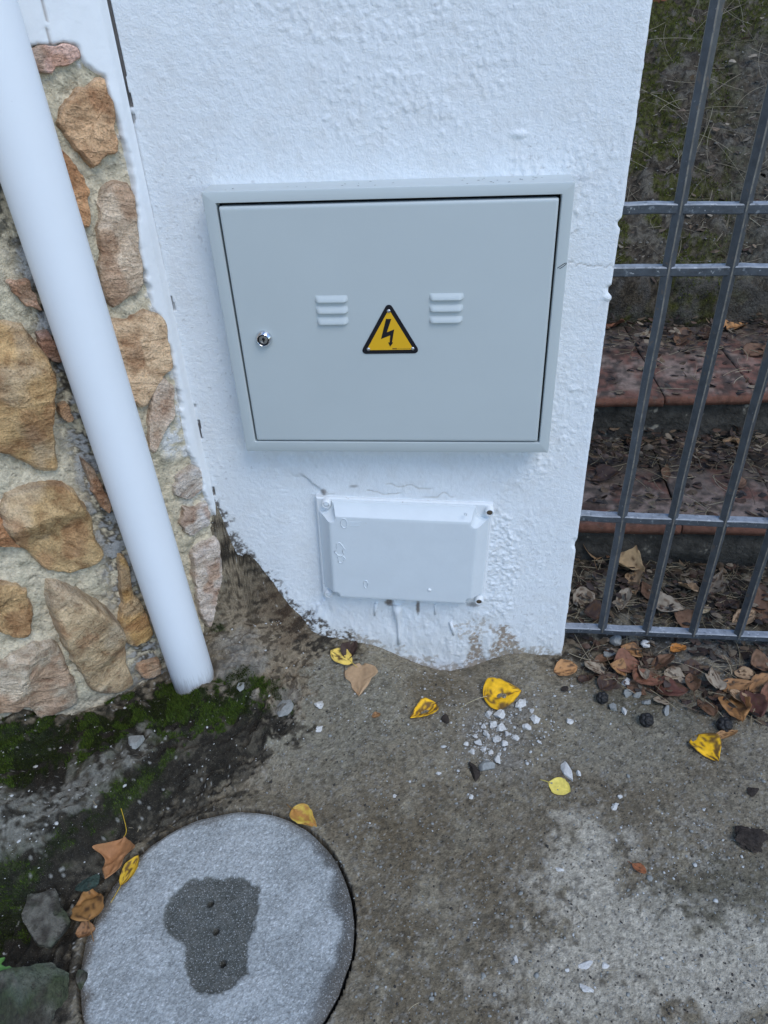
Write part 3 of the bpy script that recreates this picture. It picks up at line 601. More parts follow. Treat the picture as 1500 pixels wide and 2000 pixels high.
# warning triangle
A_, B_, C2 = on(759.5, 598, 1, YD), on(709.5, 689, 1, YD), on(815, 687.5, 1, YD)
sgn = empty('warning_plate', tuple((A_ + B_ + C2) / 3)); sgn.parent = cab; sgn.matrix_parent_inverse = Matrix.Translation(-cab.location); sgn['label'] = 'yellow and black triangular lightning warning plate'
def schild(o): o.parent = sgn; o.matrix_parent_inverse = Matrix.Translation(-sgn.location); return o
def rtri(pts, r, y, n=6):
    pts = [np.array([p[0], p[2]]) for p in pts]; out = []
    c = sum(pts) / 3
    for i in range(3):
        p, a, d = pts[i], pts[i - 1], pts[(i + 1) % 3]
        e0 = nrm(a - p); e1 = nrm(d - p); bis = nrm(e0 + e1); half = math.acos(np.clip(e0 @ e1, -1, 1)) / 2
        o = p + bis * r / math.sin(half)
        n0 = p + e0 * r / math.tan(half) - o; n1 = p + e1 * r / math.tan(half) - o
        a0 = math.atan2(n0[1], n0[0]); a1 = math.atan2(n1[1], n1[0]); da = (a1 - a0 + math.pi) % (2 * math.pi) - math.pi
        out += [(o[0] + r * math.cos(a0 + da * k / (n - 1)), y, o[1] + r * math.sin(a0 + da * k / (n - 1))) for k in range(n)]
    return out
tri = [A_ + np.array([0, 0, .010]), B_ + np.array([-.0065, 0, -.002]), C2 + np.array([.0065, 0, -.002])]
b = MB(); b.loft([rtri(tri, .007, YD + .0005), rtri(tri, .007, YD - .0012)]); schild(b.build('border', M['black'], None))
cen = sum(tri) / 3; inn = [cen + (p - cen) * .775 for p in tri]
b = MB(); b.loft([rtri(inn, .003, YD - .0010), rtri(inn, .003, YD - .0016)]); schild(b.build('yellow_field', M['yellow'], None))
def zp(zx, zy): return on(690 + zx / 10, 580 + zy / 10, 1, YD - .0016)
bolt = [(640, 428), (742, 430), (655, 690), (800, 632), (757, 885), (778, 890), (720, 968), (682, 888), (712, 888), (722, 748), (542, 820)]
bp = [zp(*p) for p in bolt]; b = MB()
n_ = len(bp); b.add([(p[0], p[1] + .0004, p[2]) for p in bp] + [(p[0], p[1] - .0005, p[2]) for p in bp], [tuple(range(n_, 2 * n_))] + [(i, (i + 1) % n_, n_ + (i + 1) % n_, n_ + i) for i in range(n_)]); schild(b.build('lightning_bolt', M['black'], None))
pa, pb_ = zp(765, 1000), zp(1090, 1008)
b = MB(); b.box(pa[0], pa[0] + .0085, YD - .0019, YD - .0014, pa[2] - .0022, pa[2] + .0002)
x = pa[0] + .0098
while x < pb_[0]:
    wd = rng.uniform(.0007, .0022); b.box(x, x + wd, YD - .0019, YD - .0014, pb_[2] - .0004, pb_[2] + .0004); x += wd + .0006
schild(b.build('small_print', M['print'], None))
for q_ in ((692, 275), (297, 1020), (1160, 1008)):
    p = zp(*q_); b = MB(); b.lathe([(.0036, -.001), (.0034, .001), (.0022, .0021), (.0012, .0022), (.001, .0012)], p, 16); schild(b.build('rivet', M['steel'], None, smooth=True, autos=50))
# pen mark and chips on the frame
P = [on(1000 + a / 6.25, 330 + c / 6.25, 1, YF - .0002) for a, c in ((555, 1210), (600, 1180), (645, 1150), (668, 1148), (662, 1162), (620, 1195), (580, 1218))]
b = MB(); b.tube(P, .0006, 5); b.build('pen_mark', M['cabdirt'], cab)
for k in range(30):
    x = cx0 + (cx1 - cx0) * (rng.uniform(.03, .97) if k > 12 else rng.uniform(.72, .97)); y = YF + rng.uniform(.006, .05); b = MB(); rx, ry = rng.uniform(.0008, .0030), rng.uniform(.0006, .0018); a0 = rng.uniform(0, 3)
    ring = [(x + rx * math.cos(t) * rng.uniform(.6, 1.2), y + ry * math.sin(t) * rng.uniform(.6, 1.2), cz1 + .0003) for t in np.linspace(0, 6.28, 8)[:-1]]
    b.add(ring, [tuple(range(7))]); b.build('paint_chip', M['cabdirt'], cab)

# ------------------------------------------------------------------ junction box
YB = -.026
O = (on(645, 1000, 1, YB) + on(936, 1014, 1, YB) + on(921, 1171, 1, YB) + on(649, 1159, 1, YB)) / 4
ex = nrm((on(936, 1014, 1, YB) - on(645, 1000, 1, YB)) + (on(921, 1171, 1, YB) - on(649, 1159, 1, YB))); ez = np.array([-ex[2], 0, ex[0]])
HW, HH = .168, .122                             # half size of the raised face
jb = empty('junction_box', (O[0], 0, O[2] - .15))
tag(jb, 'white painted plastic junction box with four corner screws below the grey cabinet', 'junction box')
def J(u, v, y): p = O + ex * u + ez * v; return (p[0], y, p[2])
def notch(hw, hh, c, y, n=5, rad=None):
    out = []
    for sx, sz in ((1, 1), (-1, 1), (-1, -1), (1, -1)):
        a = [(hw, hh - c), (hw - c * .25, hh - c), (hw - c * .62, hh - c * .88), (hw - c * .88, hh - c * .62), (hw - c, hh - c * .25), (hw - c, hh)]
        if sx * sz < 0: a = a[::-1]
        out += [J(sx * u, sz * v, y) for u, v in a]
    return out
b = MB(); b.loft([[J(*p, .01) for p in ((HW + .034, HH + .030), (-HW - .034, HH + .030), (-HW - .034, -HH - .026), (HW + .034, -HH - .026))],
                  [J(*p, -.006) for p in ((HW + .034, HH + .030), (-HW - .034, HH + .030), (-HW - .034, -HH - .026), (HW + .034, -HH - .026))],
                  [J(*p, -.009) for p in ((HW + .031, HH + .027), (-HW - .031, HH + .027), (-HW - .031, -HH - .023), (HW + .031, -HH - .023))]])
b.build('box_base', M['boxrim'], jb, smooth=True, autos=35)
b = MB(); b.loft([notch(HW + .027, HH + .024, .030, -.0085), notch(HW + .026, HH + .023, .030, -.0135), notch(HW + .021, HH + .019, .029, -.0155), notch(HW + .004, HH + .003, .018, YB - .011), notch(HW + .001, HH + .0005, .016, YB - .0138), notch(HW - .003, HH - .003, .014, YB - .0148), notch(HW - .007, HH - .007, .012, YB - .0148), notch(HW - .04, HH - .04, .010, YB - .0148)])
lid = b.build('lid', M['boxp'], jb, smooth=True, autos=30)
for k, ((zx, zy), mt) in enumerate((((137, 172), 'boxrim'), ((1336, 230), 'rust'), ((1258, 882), 'rust'), ((157, 832), 'boxrim'))):
    p = on(600 + zx / 3.75, 940 + zy / 3.75, 1, -.022); sc = empty('corner_screw', tuple(p)); sc.parent = jb; sc.matrix_parent_inverse = Matrix.Translation(-jb.location)
    b = MB(); b.lathe([(.0105, -.014), (.0098, .0), (.0088, .0012), (.0072, .0012), (.0066, -.002)], p, 24); o = b.build('collar', M['boxrim'], None, smooth=True, autos=45); o.parent = sc; o.matrix_parent_inverse = Matrix.Translation(-sc.location)
    b = MB(); b.lathe([(.0066, -.003), (.0060, .0), (.004, .0008)], p, 20); b.box(p[0] - .0045, p[0] + .0045, p[1] - .0013, p[1] - .0004, p[2] - .0009, p[2] + .0009)
    o = b.build('screw_head', M[mt] if mt == 'rust' else M['boxp'], None, smooth=True, autos=40); o.parent = sc; o.matrix_parent_inverse = Matrix.Translation(-sc.location)
def oval(zx, zy, rx, rz, wig=0):
    p = on(600 + zx / 3.75, 940 + zy / 3.75, 1, YB - .0150); t = np.linspace(0, 6.2832, 33)
    P = [(p[0] + rx * math.cos(a) * (1 + wig * (vn(np.array([a * 2.0]), np.array([zx * 1.0]), 5)[0] - .5)), p[1], p[2] + rz * math.sin(a)) for a in t]
    b = MB(); b.tube(P, .0013, 6, cap=False); b.build('raised_mark', M['boxp'], jb, smooth=True)
oval(270, 308, .0072, .0135); oval(430, 755, .0048, .0125); oval(238, 500, .010, .020, .7); oval(245, 570, .0075, .0120, .9); oval(1160, 240, .0025, .003)
for k in range(4):
    p = on(600 + 300 / 3.75, 940 + (296 + 9 * k) / 3.75, 1, YB - .0149); b = MB(); b.box(p[0], p[0] + .030 - .003 * (k % 2), p[1] - .0006, p[1] + .0004, p[2] - .0005, p[2] + .0005); b.build('raised_mark', M['boxp'], jb)
p = on(600 + 895 / 3.75, 940 + 795 / 3.75, 1, YB - .0145); b = MB(); b.lathe([(.005, -.001), (.0045, .0015), (.002, .003)], p, 9); b.build('paint_blob', M['boxrim'], jb, smooth=True)

# ------------------------------------------------------------------ iron fence
YG = .055
fence = empty('iron_fence', (.75, YG, .0)); tag(fence, 'dark iron bar fence with paint splashed rails beside the white wall', 'fence')
rails = [((1225, 406), (1500, 405)), ((1205, 528), (1500, 527)), ((1140, 1008), (1500, 1022)), ((1105, 1226), (1500, 1244))]
for (a, c) in rails:
    A = on(*a, 1, YG); Bq = on(*c, 1, YG); d = (Bq - A) / (Bq[0] - A[0]); A = A - d * (A[0] - .262); Bq = A + d * (1.62 - .262)
    b = MB(); h = .0088
    ring = lambda P: [(P[0], P[1] - .0105, P[2] - h + .002), (P[0], P[1] - .0090, P[2] - h), (P[0], P[1] + .0105, P[2] - h), (P[0], P[1] + .0105, P[2] + h), (P[0], P[1] - .0085, P[2] + h), (P[0], P[1] - .0105, P[2] + h - .002)]
    xs = np.linspace(0, 1, 60); rg = []
    for t in xs:
        P = A + (Bq - A) * t; P = P + np.array([0, (vn(np.array([t * 30]), np.array([a[1] * 1.]), 3)[0] - .5) * .002, (vn(np.array([t * 30]), np.array([a[1] * 1.]), 4)[0] - .5) * .002]); rg.append(ring(P))
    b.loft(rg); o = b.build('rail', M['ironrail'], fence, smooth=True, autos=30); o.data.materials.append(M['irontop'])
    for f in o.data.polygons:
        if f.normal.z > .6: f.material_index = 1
bars = [((1400, 0), (1177, 1222)), ((1514, 0), (1262, 1226)), (None, None), ((1740, 0), (1440, 1240))]
bx = [(.393, .398), (.507, .512), (.625, .622), (.738, .735)] + [(.738 + .1155 * k, .735 + .1145 * k) for k in range(1, 8)]
rb = nrm(on(*rails[3][1], 1, YG) - on(*rails[3][0], 1, YG)); A3 = on(*rails[3][0], 1, YG)
for k, (x0, x1) in enumerate(bx):
    zb = A3[2] + (x0 - A3[0]) * rb[2] / rb[0]; b = MB(); m_ = 40; zs = np.linspace(zb, 1.75, m_)
    P = np.c_[x0 + (x1 - x0) * zs / 1.1, np.full(m_, YG - .002), zs]; P[:, 0] += (vn(zs * 9, zs * 0 + k, 6) - .5) * .002
    tw = 0.06 * (k % 3 - 1); rgs = []
    for p in P: rgs.append([(p[0] + .0112 * math.cos(t), p[1] + .0112 * math.sin(t), p[2]) for q4 in range(4) for t in (tw + q4 * math.pi / 2 - .13, tw + q4 * math.pi / 2 + .13)])
    b.loft(rgs); o = b.build('bar', M['iron'], fence, smooth=False); o.data.materials.append(M['ironedge'])
    for f in o.data.polygons:
        if f.area < .00016 and abs(f.normal.z) < .5: f.material_index = 1

# ------------------------------------------------------------------ garden steps behind the fence
steps = empty('garden_steps', (.75, .6, 0)); tag(steps, 'worn terracotta tiled garden steps strewn with litter behind the iron fence', 'steps')
def tread(zt, pf, depth, thick=.030, joints=()):
    F0 = on(*pf[0], 2, zt); F1 = on(*pf[1], 2, zt); d = nrm(F1 - F0); bk = np.array([-d[1], d[0], 0]); js = []
    for jx in joints: q = on(*jx, 2, zt); js.append((q - F0) @ d)
    xs = [js[0] - .29 * k for k in (3, 2, 1)] + js + [js[-1] + .29 * k for k in (1, 2, 3)]
    for i in range(len(xs) - 1):
        u0, u1 = xs[i] + .0022, xs[i + 1] - .0022; dz = rng.uniform(-.004, .003)
        nu, nv = 30, 40; uu = np.linspace(0, 1, nu); vv = np.linspace(0, 1, nv)
        prof = [(-.002, -thick), (-.004, -thick * .5), (-.001, -.004), (.004, 0)]
        Vv = []
        for u in uu:
            for (y_, z_) in prof: Vv.append(F0 + d * (u0 + (u1 - u0) * u) + bk * y_ + np.array([0, 0, z_ + dz]))
            for v in vv[1:]: Vv.append(F0 + d * (u0 + (u1 - u0) * u) + bk * (.004 + (depth - .004) * v) + np.array([0, 0, dz]))
        Vv = np.array(Vv); nn = fbm(Vv[:, 0] * 12, Vv[:, 1] * 12, 500 + i, 4); n5 = fbm(Vv[:, 0] * 45, Vv[:, 1] * 45, 520, 3)
        Vv[:, 2] += (nn - .5) * .010; k_ = len(prof) + nv - 1
        base_c = np.array([.19, .092, .066]) * rng.uniform(.85, 1.15); cc = np.ones((len(Vv), 3)) * base_c
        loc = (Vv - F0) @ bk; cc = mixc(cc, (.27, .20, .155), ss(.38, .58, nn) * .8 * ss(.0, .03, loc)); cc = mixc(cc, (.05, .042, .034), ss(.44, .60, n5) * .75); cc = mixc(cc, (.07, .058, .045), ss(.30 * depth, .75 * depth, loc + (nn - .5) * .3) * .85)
        cc = mixc(cc, (.17, .078, .052), ss(.008, -.001, loc) * .7)
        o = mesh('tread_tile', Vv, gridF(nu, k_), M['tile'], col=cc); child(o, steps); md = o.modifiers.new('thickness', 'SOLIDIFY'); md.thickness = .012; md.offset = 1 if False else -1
    return F0, d, bk
def riser(F0, d, bk, z0, z1, back):
    b = MB(); nu, nv = 90, 14; V = []
    for u in np.linspace(-.9, 1.6, nu):
        for v in np.linspace(0, 1, nv):
            z = z0 + (z1 - z0) * v; P = F0 + d * u + bk * back; e = (fbm(np.array([u * 9.]), np.array([z * 14.]), 540, 4)[0] - .5) * .05; P = P - bk * (e * .8 + .01 * (1 - v)); V.append((P[0], P[1], z))
    b.add(V, [tuple(f) for f in gridF(nu, nv)]); b.build('riser', M['riser'], steps, smooth=True)
F0, d0, b0 = tread(.17, ((1150, 1022), (1500, 1030)), .50, joints=((1335, 1030),)); riser(F0, d0, b0, -.03, .155, .022)
F1, d1, b1 = tread(.34, ((1178, 777), (1500, 771)), .85, joints=((1300, 775),)); riser(F1, d1, b1, .15, .325, .022)
# earth bank above the steps
xa = np.r_[np.arange(-.5, 2.2, .009), np.linspace(2.25, 6, 20)]; 
P3 = on(1300, 556, 2, .50); yb0 = P3[1]
va = np.r_[np.arange(0, 2.6, .009), np.linspace(2.7, 6, 20)]
XA, VA = np.meshgrid(xa, va, indexing='ij'); YA = yb0 + np.maximum(VA - .16, 0); 
front = np.clip(VA / .16, 0, 1)
ZA = .33 + .17 * front + .55 * np.maximum(VA - .16, 0) * ss(5.5, 1.0, VA) 
bn = fbm(XA * 5, VA * 5, 600, 4); bn2 = fbm(XA * 20, VA * 20, 610, 4); bn3 = fbm(XA * 70, VA * 70, 620, 3)
YA = YA + (fbm(XA * 8, ZA * 8, 605, 3) - .5) * .06 * (VA < .3); ZA = ZA + (bn - .5) * .10 * front + (bn2 - .5) * .05 * front + (bn3 - .5) * .018 * front
bqx, bqy = proj(np.stack([XA, YA, ZA], -1))
BC = np.ones(XA.shape + (3,)) * np.array([.115, .092, .066])
BC = BC * (.6 + .8 * rng.random(XA.shape))[..., None]; BC = mixc(BC, (.20, .175, .135), ss(.50, .66, bn2) * .8)
BC = mixc(BC, (.19, .175, .145), ss(1380, 1470, bqx + (bn - .5) * 120) * ss(20, 120, bqy) * .8 * ss(.35, .6, bn3))
gm = ss(.36, .48, fbm(XA * 7, VA * 7, 640, 4)) * ss(1520, 1330, bqx) + ss(1400, 1480, bqx) * ss(120, 20, bqy)
BC = mixc(BC, (.095, .098, .018), np.clip(gm, 0, 1) * ss(.3, .5, bn3) * .85)
BC = mixc(BC, (.025, .02, .016), ss(.56, .68, bn3) * .7)
BC = mixc(BC, (.11, .10, .09), (VA < .17) * ss(.4, .6, bn2) * .7)
BC = BC * .72
bank = mesh('bank', np.stack([XA, YA, ZA], -1).reshape(-1, 3), gridF(len(xa), len(va)), M['bank'], col=BC.reshape(-1, 3)); tag(bank, kind='structure')

# ------------------------------------------------------------------ manhole cover
gc = np.arange(-CR, CR + .001, .0021); GX, GY = np.meshgrid(gc, gc, indexing='ij'); rr = np.hypot(GX, GY)
ang = np.arctan2(GY, GX); rad = CR - .0015 + (fbm(np.cos(ang) * 4 + 9, np.sin(ang) * 4, 700, 3) - .5) * .006
k_ = np.where(rr > rad, rad / np.maximum(rr, 1e-6), 1.0); GX = GX * k_; GY = GY * k_
KX, KY = GX + CC[0], GY + CC[1]; CZ = .004
kpx, kpy = proj(np.stack([KX, KY, np.full(KX.shape, CZ)], -1)); kn = fbm(KX * 18, KY * 18, 710, 4); kn3 = fbm(KX * 75, KY * 75, 720, 3)
KZ = CZ + (kn - .5) * .005 + (kn3 - .5) * .0015 - .005 * ss(rad - .008, rad, rr)
patch_poly = [(313, 1800), (325, 1768), (348, 1740), (372, 1722), (402, 1716), (425, 1711), (455, 1710), (480, 1720), (503, 1735), (507, 1752), (499, 1785), (494, 1805), (497, 1815), (484, 1840), (482, 1880), (484, 1900), (462, 1918), (432, 1936), (405, 1947), (382, 1941), (366, 1915), (359, 1880), (361, 1850), (352, 1836), (330, 1826), (316, 1815)]
pdist = inpoly(kpx, kpy, patch_poly) + (kn - .5) * 16 + (kn3 - .5) * 12
KZ -= .004 * ss(-4, 6, pdist)
for hx, hy in ((410, 1762), (421, 1816), (434, 1879)):
    q = on(hx, hy, 2, CZ); KZ -= .035 * ss(.0075, .0050, np.hypot(KX - q[0], KY - q[1]))
KC = np.ones(KX.shape + (3,)) * np.array([.36, .378, .37]); KC = mixc(KC, (.45, .465, .455), ss(.5, .68, kn) * .45); KC = mixc(KC, (.27, .28, .27), ss(.5, .36, kn) * .4)
kr = rng.random(KX.shape); kg = vn(KX * 210, KY * 210, 730); KC = KC * ((.82 + .36 * kg) * (.80 + .40 * kr))[..., None]; KC = mixc(KC, (.68, .70, .70), (kr > .962) * .7); KC = mixc(KC, (.18, .18, .17), (kr < .015) * .6); KZ = KZ + ((kg - .5) * .0014 + (rng.random(KX.shape) - .5) * .0008) * (rr < rad - .01)
KC = mixc(KC, np.array([.045, .046, .035]), ss(-3, 4, pdist) * .93 * (.80 + .20 * kg)); KC = mixc(KC, (.13, .13, .115), ss(-4, 5, pdist) * ss(.50, .66, kn3) * .6)
redge = ss(.036, .018, rad - rr + (kn - .5) * .05) * ss(570, 640, kpx + (kn - .5) * 60); KC = mixc(KC, (.085, .083, .075), redge * .85)
KC = mixc(KC, (.13, .11, .085), ss(.025, .004, rad - rr + (kn - .5) * .04) * (.45 + .5 * ss(420, 250, kpx)))
Fc = gridF(len(gc), len(gc)); Vc = np.stack([KX, KY, KZ], -1).reshape(-1, 3)
rim_a = np.linspace(0, 2 * math.pi, 241)[:-1]; rr_ = CR - .004
Vb = np.r_[np.c_[CC[0] + rr_ * np.cos(rim_a), CC[1] + rr_ * np.sin(rim_a), np.full(240, -.004)], np.c_[CC[0] + (rr_ - .004) * np.cos(rim_a), CC[1] + (rr_ - .004) * np.sin(rim_a), np.full(240, -.074)]]
Fb = np.array([(i, (i + 1) % 240, 240 + (i + 1) % 240, 240 + i) for i in range(240)])
cover = empty('manhole_cover', (CC[0], CC[1], -.074)); tag(cover, 'round grey concrete manhole cover with dark damp patch and three small holes', 'manhole cover')
child(mesh('cover_top', Vc, Fc, M['cover'], col=KC.reshape(-1, 3)), cover)
child(mesh('cover_side', Vb, Fb, M['rock'], col=np.ones((480, 3)) * .08), cover)

# ------------------------------------------------------------------ loose things: placement helpers
yT1 = F0[1]; yT2 = F1[1]; ZS = {'t1': .17, 't2': .34}
def surf_z(sf, x, y):
    if sf == 'g':
        x = np.asarray(x, float); y = np.asarray(y, float); h = height(x, y); return np.where(np.hypot(x - CC[0], y - CC[1]) < CR + .008, np.maximum(h, .005), h)
    if sf == 'b':
        v = np.asarray(y) - yb0 + .16; return .50 + .55 * np.maximum(v - .16, 0) * ss(5.5, 1.0, v)
    return np.full(np.shape(x), ZS[sf])
def surf_hit(sf, px, py):
    if sf == 'g': return hit_ground(px, py)
    if sf == 'b':
        d = ray(px, py); ts = np.linspace(1.0, 6, 2000) / np.linalg.norm(d); Q = CAM + ts[:, None] * d; i = np.argmax((Q[:, 2] < surf_z('b', Q[:, 0], Q[:, 1])) & (Q[:, 1] > yb0)); return Q[i]
    return on(px, py, 2, ZS[sf])
def frame_at(sf, px, py, ang, L, W):
    P = surf_hit(sf, px, py); c, s_ = math.cos(R_(ang)), math.sin(R_(ang)); z = P[2]
    A = on(px + c * L / 2, py - s_ * L / 2, 2, z) - on(px - c * L / 2, py + s_ * L / 2, 2, z)
    Bv = on(px - s_ * W / 2, py - c * W / 2, 2, z) - on(px + s_ * W / 2, py + c * W / 2, 2, z)
    return P, A, np.linalg.norm(A), np.linalg.norm(Bv)
def settle(V, sf, lift=.0008):
    gap = V[:, 2] - surf_z(sf, V[:, 0], V[:, 1]); return lift - np.percentile(gap, 6)

LEAFW = {'ovate': ([0, .06, .18, .32, .5, .7, .86, .96, 1], [0, .55, .95, 1., .86, .55, .28, .10, .0]),
         'ellip': ([0, .06, .2, .4, .6, .8, .93, 1], [0, .35, .75, 1., .98, .72, .38, .0]),
         'lobed': ([0, .04, .14, .26, .36, .44, .54, .66, .82, 1], [.20, .66, .96, 1.0, .92, .66, .56, .50, .26, .0]),
         'star': ([0, .08, .2, .30, .38, .48, .60, .72, .86, 1], [.05, .28, .62, 1.0, .72, .44, .40, .42, .22, .0])}
lk = [0]
def leaf(kind, px, py, L, W, ang, colr, label, group=None, sf='g', curl=.5, stalk=.35, spots=0.4, tilt=.25, lift=.0008, stalk_col=None, spotc=(.09, .045, .02), name='fallen_leaf'):
    lk[0] += 1; k = lk[0]; P, A, Lm, Wm = frame_at(sf, px, py, ang, L, W)
    if Wm > Lm * 1.1: Wm = Lm * 1.1
    nt_, ns = 17, 13; T, Sx = np.meshgrid(np.linspace(0, 1, nt_), np.linspace(-1, 1, ns), indexing='ij')
    wv = np.interp(T, *LEAFW[kind]); wv = wv * (1 + .10 * (vn(T * 9, np.sign(Sx) * 3 + k, 800) - .5) + .16 * (vn(T * 23, np.sign(Sx) * 5 + k, 801) - .5))
    x = (T - .5) * Lm
    if kind == 'lobed': x = x + .05 * Lm * np.exp(-((T - .28) / .14) ** 2) * np.abs(Sx) ** 2 - .05 * Lm * np.exp(-(T / .10) ** 2) * np.abs(Sx)
    if kind == 'star': x = x + .14 * Lm * np.exp(-((T - .30) / .10) ** 2) * np.abs(Sx) ** 2
    if kind == 'ovate': x = x - .07 * Lm * np.exp(-(T / .18) ** 2) * np.abs(Sx) ** 1.5
    y = Sx * wv * Wm / 2
    z = curl * .45 * Wm * (np.abs(Sx) * wv) ** 2 + .10 * Lm * curl * (T - .35) ** 2 * 3 + (fbm(T * 2.6 + k, Sx * 1.6, 810 + k, 3) - .5) * .30 * Wm * min(1, abs(curl) + .35)
    z = z - .010 * Wm * np.exp(-(Sx / .10) ** 2) + .006 * Wm * np.sin(T * 30 + np.abs(Sx) * 9) * (np.abs(Sx) > .1)
    tz = rng.uniform(-tilt, tilt); z = z + tz * y + rng.uniform(-tilt, tilt) * .6 * x
    yaw = math.atan2(A[1], A[0]); c, s_ = math.cos(yaw), math.sin(yaw)
    V = np.stack([P[0] + c * x - s_ * y, P[1] + s_ * x + c * y, z], -1).reshape(-1, 3)
    V[:, 2] += surf_z(sf, V[:, 0], V[:, 1]) * .6 + P[2] * .4 if sf == 'g' else P[2]
    V[:, 2] += settle(V, sf, lift)
    cc = np.ones(T.shape + (3,)) * np.array(colr); nz = fbm(T * 4 + k, Sx * 3 + k, 820, 4)
    cc = cc * (.78 + .44 * nz)[..., None]
    vein = np.clip(np.exp(-(Sx / .09) ** 2) + .45 * (np.abs(np.sin(T * 16 + np.abs(Sx) * 4)) > .93), 0, 1); cc = mixc(cc, np.array(colr) * 1.18, vein * .45)
    if spots: cc = mixc(cc, spotc, ss(.66 - .20 * spots, .74 - .20 * spots, fbm(T * 6 + k * 3, Sx * 5, 830, 3)) * .9); cc = mixc(cc, spotc, ss(.80, 1.0, np.abs(Sx)) * ss(.4, .7, nz) * min(1, spots + .2) * .8)
    o = mesh(name, V - P, gridF(nt_, ns), M['leaf'], col=cc.reshape(-1, 3)); o.location = P
    sm = o.modifiers.new('s', 'SUBSURF'); sm.levels = 1; sm.render_levels = 1; sd = o.modifiers.new('t', 'SOLIDIFY'); sd.thickness = .0003
    if stalk:
        b0_ = V.reshape(nt_, ns, 3)[0, ns // 2]; d = np.array([-c, -s_, 0]); n_ = 7; bend = rng.uniform(-.35, .35)
        Ps = np.array([b0_ + d * Lm * stalk * t + np.array([s_, -c, 0]) * bend * Lm * stalk * t * t for t in np.linspace(-.06, 1, n_)])
        gz = surf_z(sf, Ps[:, 0], Ps[:, 1]) + .0012 if sf in 'g' else np.full(n_, P[2] + .001); t_ = np.linspace(0, 1, n_); Ps[:, 2] = np.maximum(b0_[2] * (1 - t_) + (gz + .0004) * t_, gz)
        bs = MB(); bs.tube(Ps - P, np.linspace(.0009, .0007, n_), 6)
        q = mesh('stalk', np.array(bs.V), bs.F, M['leaf'], None, True, col=np.ones((len(bs.V), 3)) * np.array(stalk_col or [c_ * .75 for c_ in colr])); q.parent = o
    return tag(o, label, 'leaf', group)

YE = (.86, .47, .012); PY = (.80, .56, .12); TAN = (.42, .27, .15); OR = (.33, .165, .065); BR = (.17, .09, .05); DK = (.055, .032, .024); RST = (.22, .095, .055); GT = (.34, .27, .19)
leaf('ellip', 667, 1287, 46, 26, 155, PY, 'small pale yellow leaf lying beside a dark leaf at the foot of the wall', stalk=.2, spots=.3, curl=.3)
leaf('ovate', 686, 1267, 34, 30, 60, DK, 'shrivelled dark brown leaf tucked against the foot of the white wall', stalk=.9, curl=.9, spots=0)
leaf('lobed', 704, 1332, 52, 66, 262, TAN, 'tan lobed leaf lying flat on the cement near the wall', stalk=0, curl=.12, spots=.0)
leaf('ovate', 826, 1391, 58, 34, 212, YE, 'folded yellow leaf with brown specks and dark stalk', stalk=.55, curl=.7, spots=.75, stalk_col=(.06, .04, .03))
leaf('ovate', 983, 1358, 70, 62, 8, YE, 'broad yellow leaf with long pale stalk beside the plaster rubble', stalk=.75, curl=.2, spots=.5, stalk_col=(.50, .42, .25))
leaf('ellip', 1092, 1540, 46, 34, 335, (.76, .60, .13), 'plain pale yellow oval leaf beside a white plaster chip', stalk=.4, curl=.2, spots=0)
leaf('ovate', 1382, 1466, 66, 50, 305, YE, 'yellow leaf with brown blotched edge lying by the fence litter', stalk=0, curl=.35, spots=.9)
leaf('ovate', 598, 1606, 54, 42, 325, (.42, .20, .05), 'orange brown leaf on the rim of the manhole cover', stalk=.45, curl=.5, spots=.6, spotc=(.55, .38, .06))
leaf('star', 232, 1690, 96, 84, 250, (.40, .19, .08), 'large lobed orange brown leaf leaning on the manhole cover edge', stalk=.35, curl=.45, spots=0, lift=.012, tilt=.45, stalk_col=(.55, .35, .03))
leaf('ellip', 256, 1706, 70, 22, 60, (.62, .38, .03), 'narrow yellow leaf under the large lobed brown leaf', stalk=.5, curl=.5, spots=.5, stalk_col=(.55, .35, .03))
leaf('ovate', 180, 1775, 74, 62, 95, (.34, .17, .055), 'pointed brown leaf in the gap between rock and manhole cover', stalk=.45, curl=.2, spots=.25, lift=.01)
leaf('ellip', 174, 1830, 40, 28, 20, (.28, .14, .06), 'small curled brown leaf below the pointed brown leaf by the cover', stalk=.0, curl=.7)
leaf('ellip', 1248, 1697, 34, 20, 325, (.30, .11, .045), 'tiny reddish brown leaf alone on the open cement', stalk=.3, curl=.5, spots=.2)
leaf('ellip', 1104, 1312, 46, 28, 5, (.46, .23, .09), 'orange oval leaf at the right foot of the white wall', stalk=0, curl=.4, spots=.3)
leaf('ellip', 735, 1399, 18, 12, 20, (.33, .17, .07), 'very small orange leaf scrap below the tan lobed leaf', stalk=0, curl=.5)
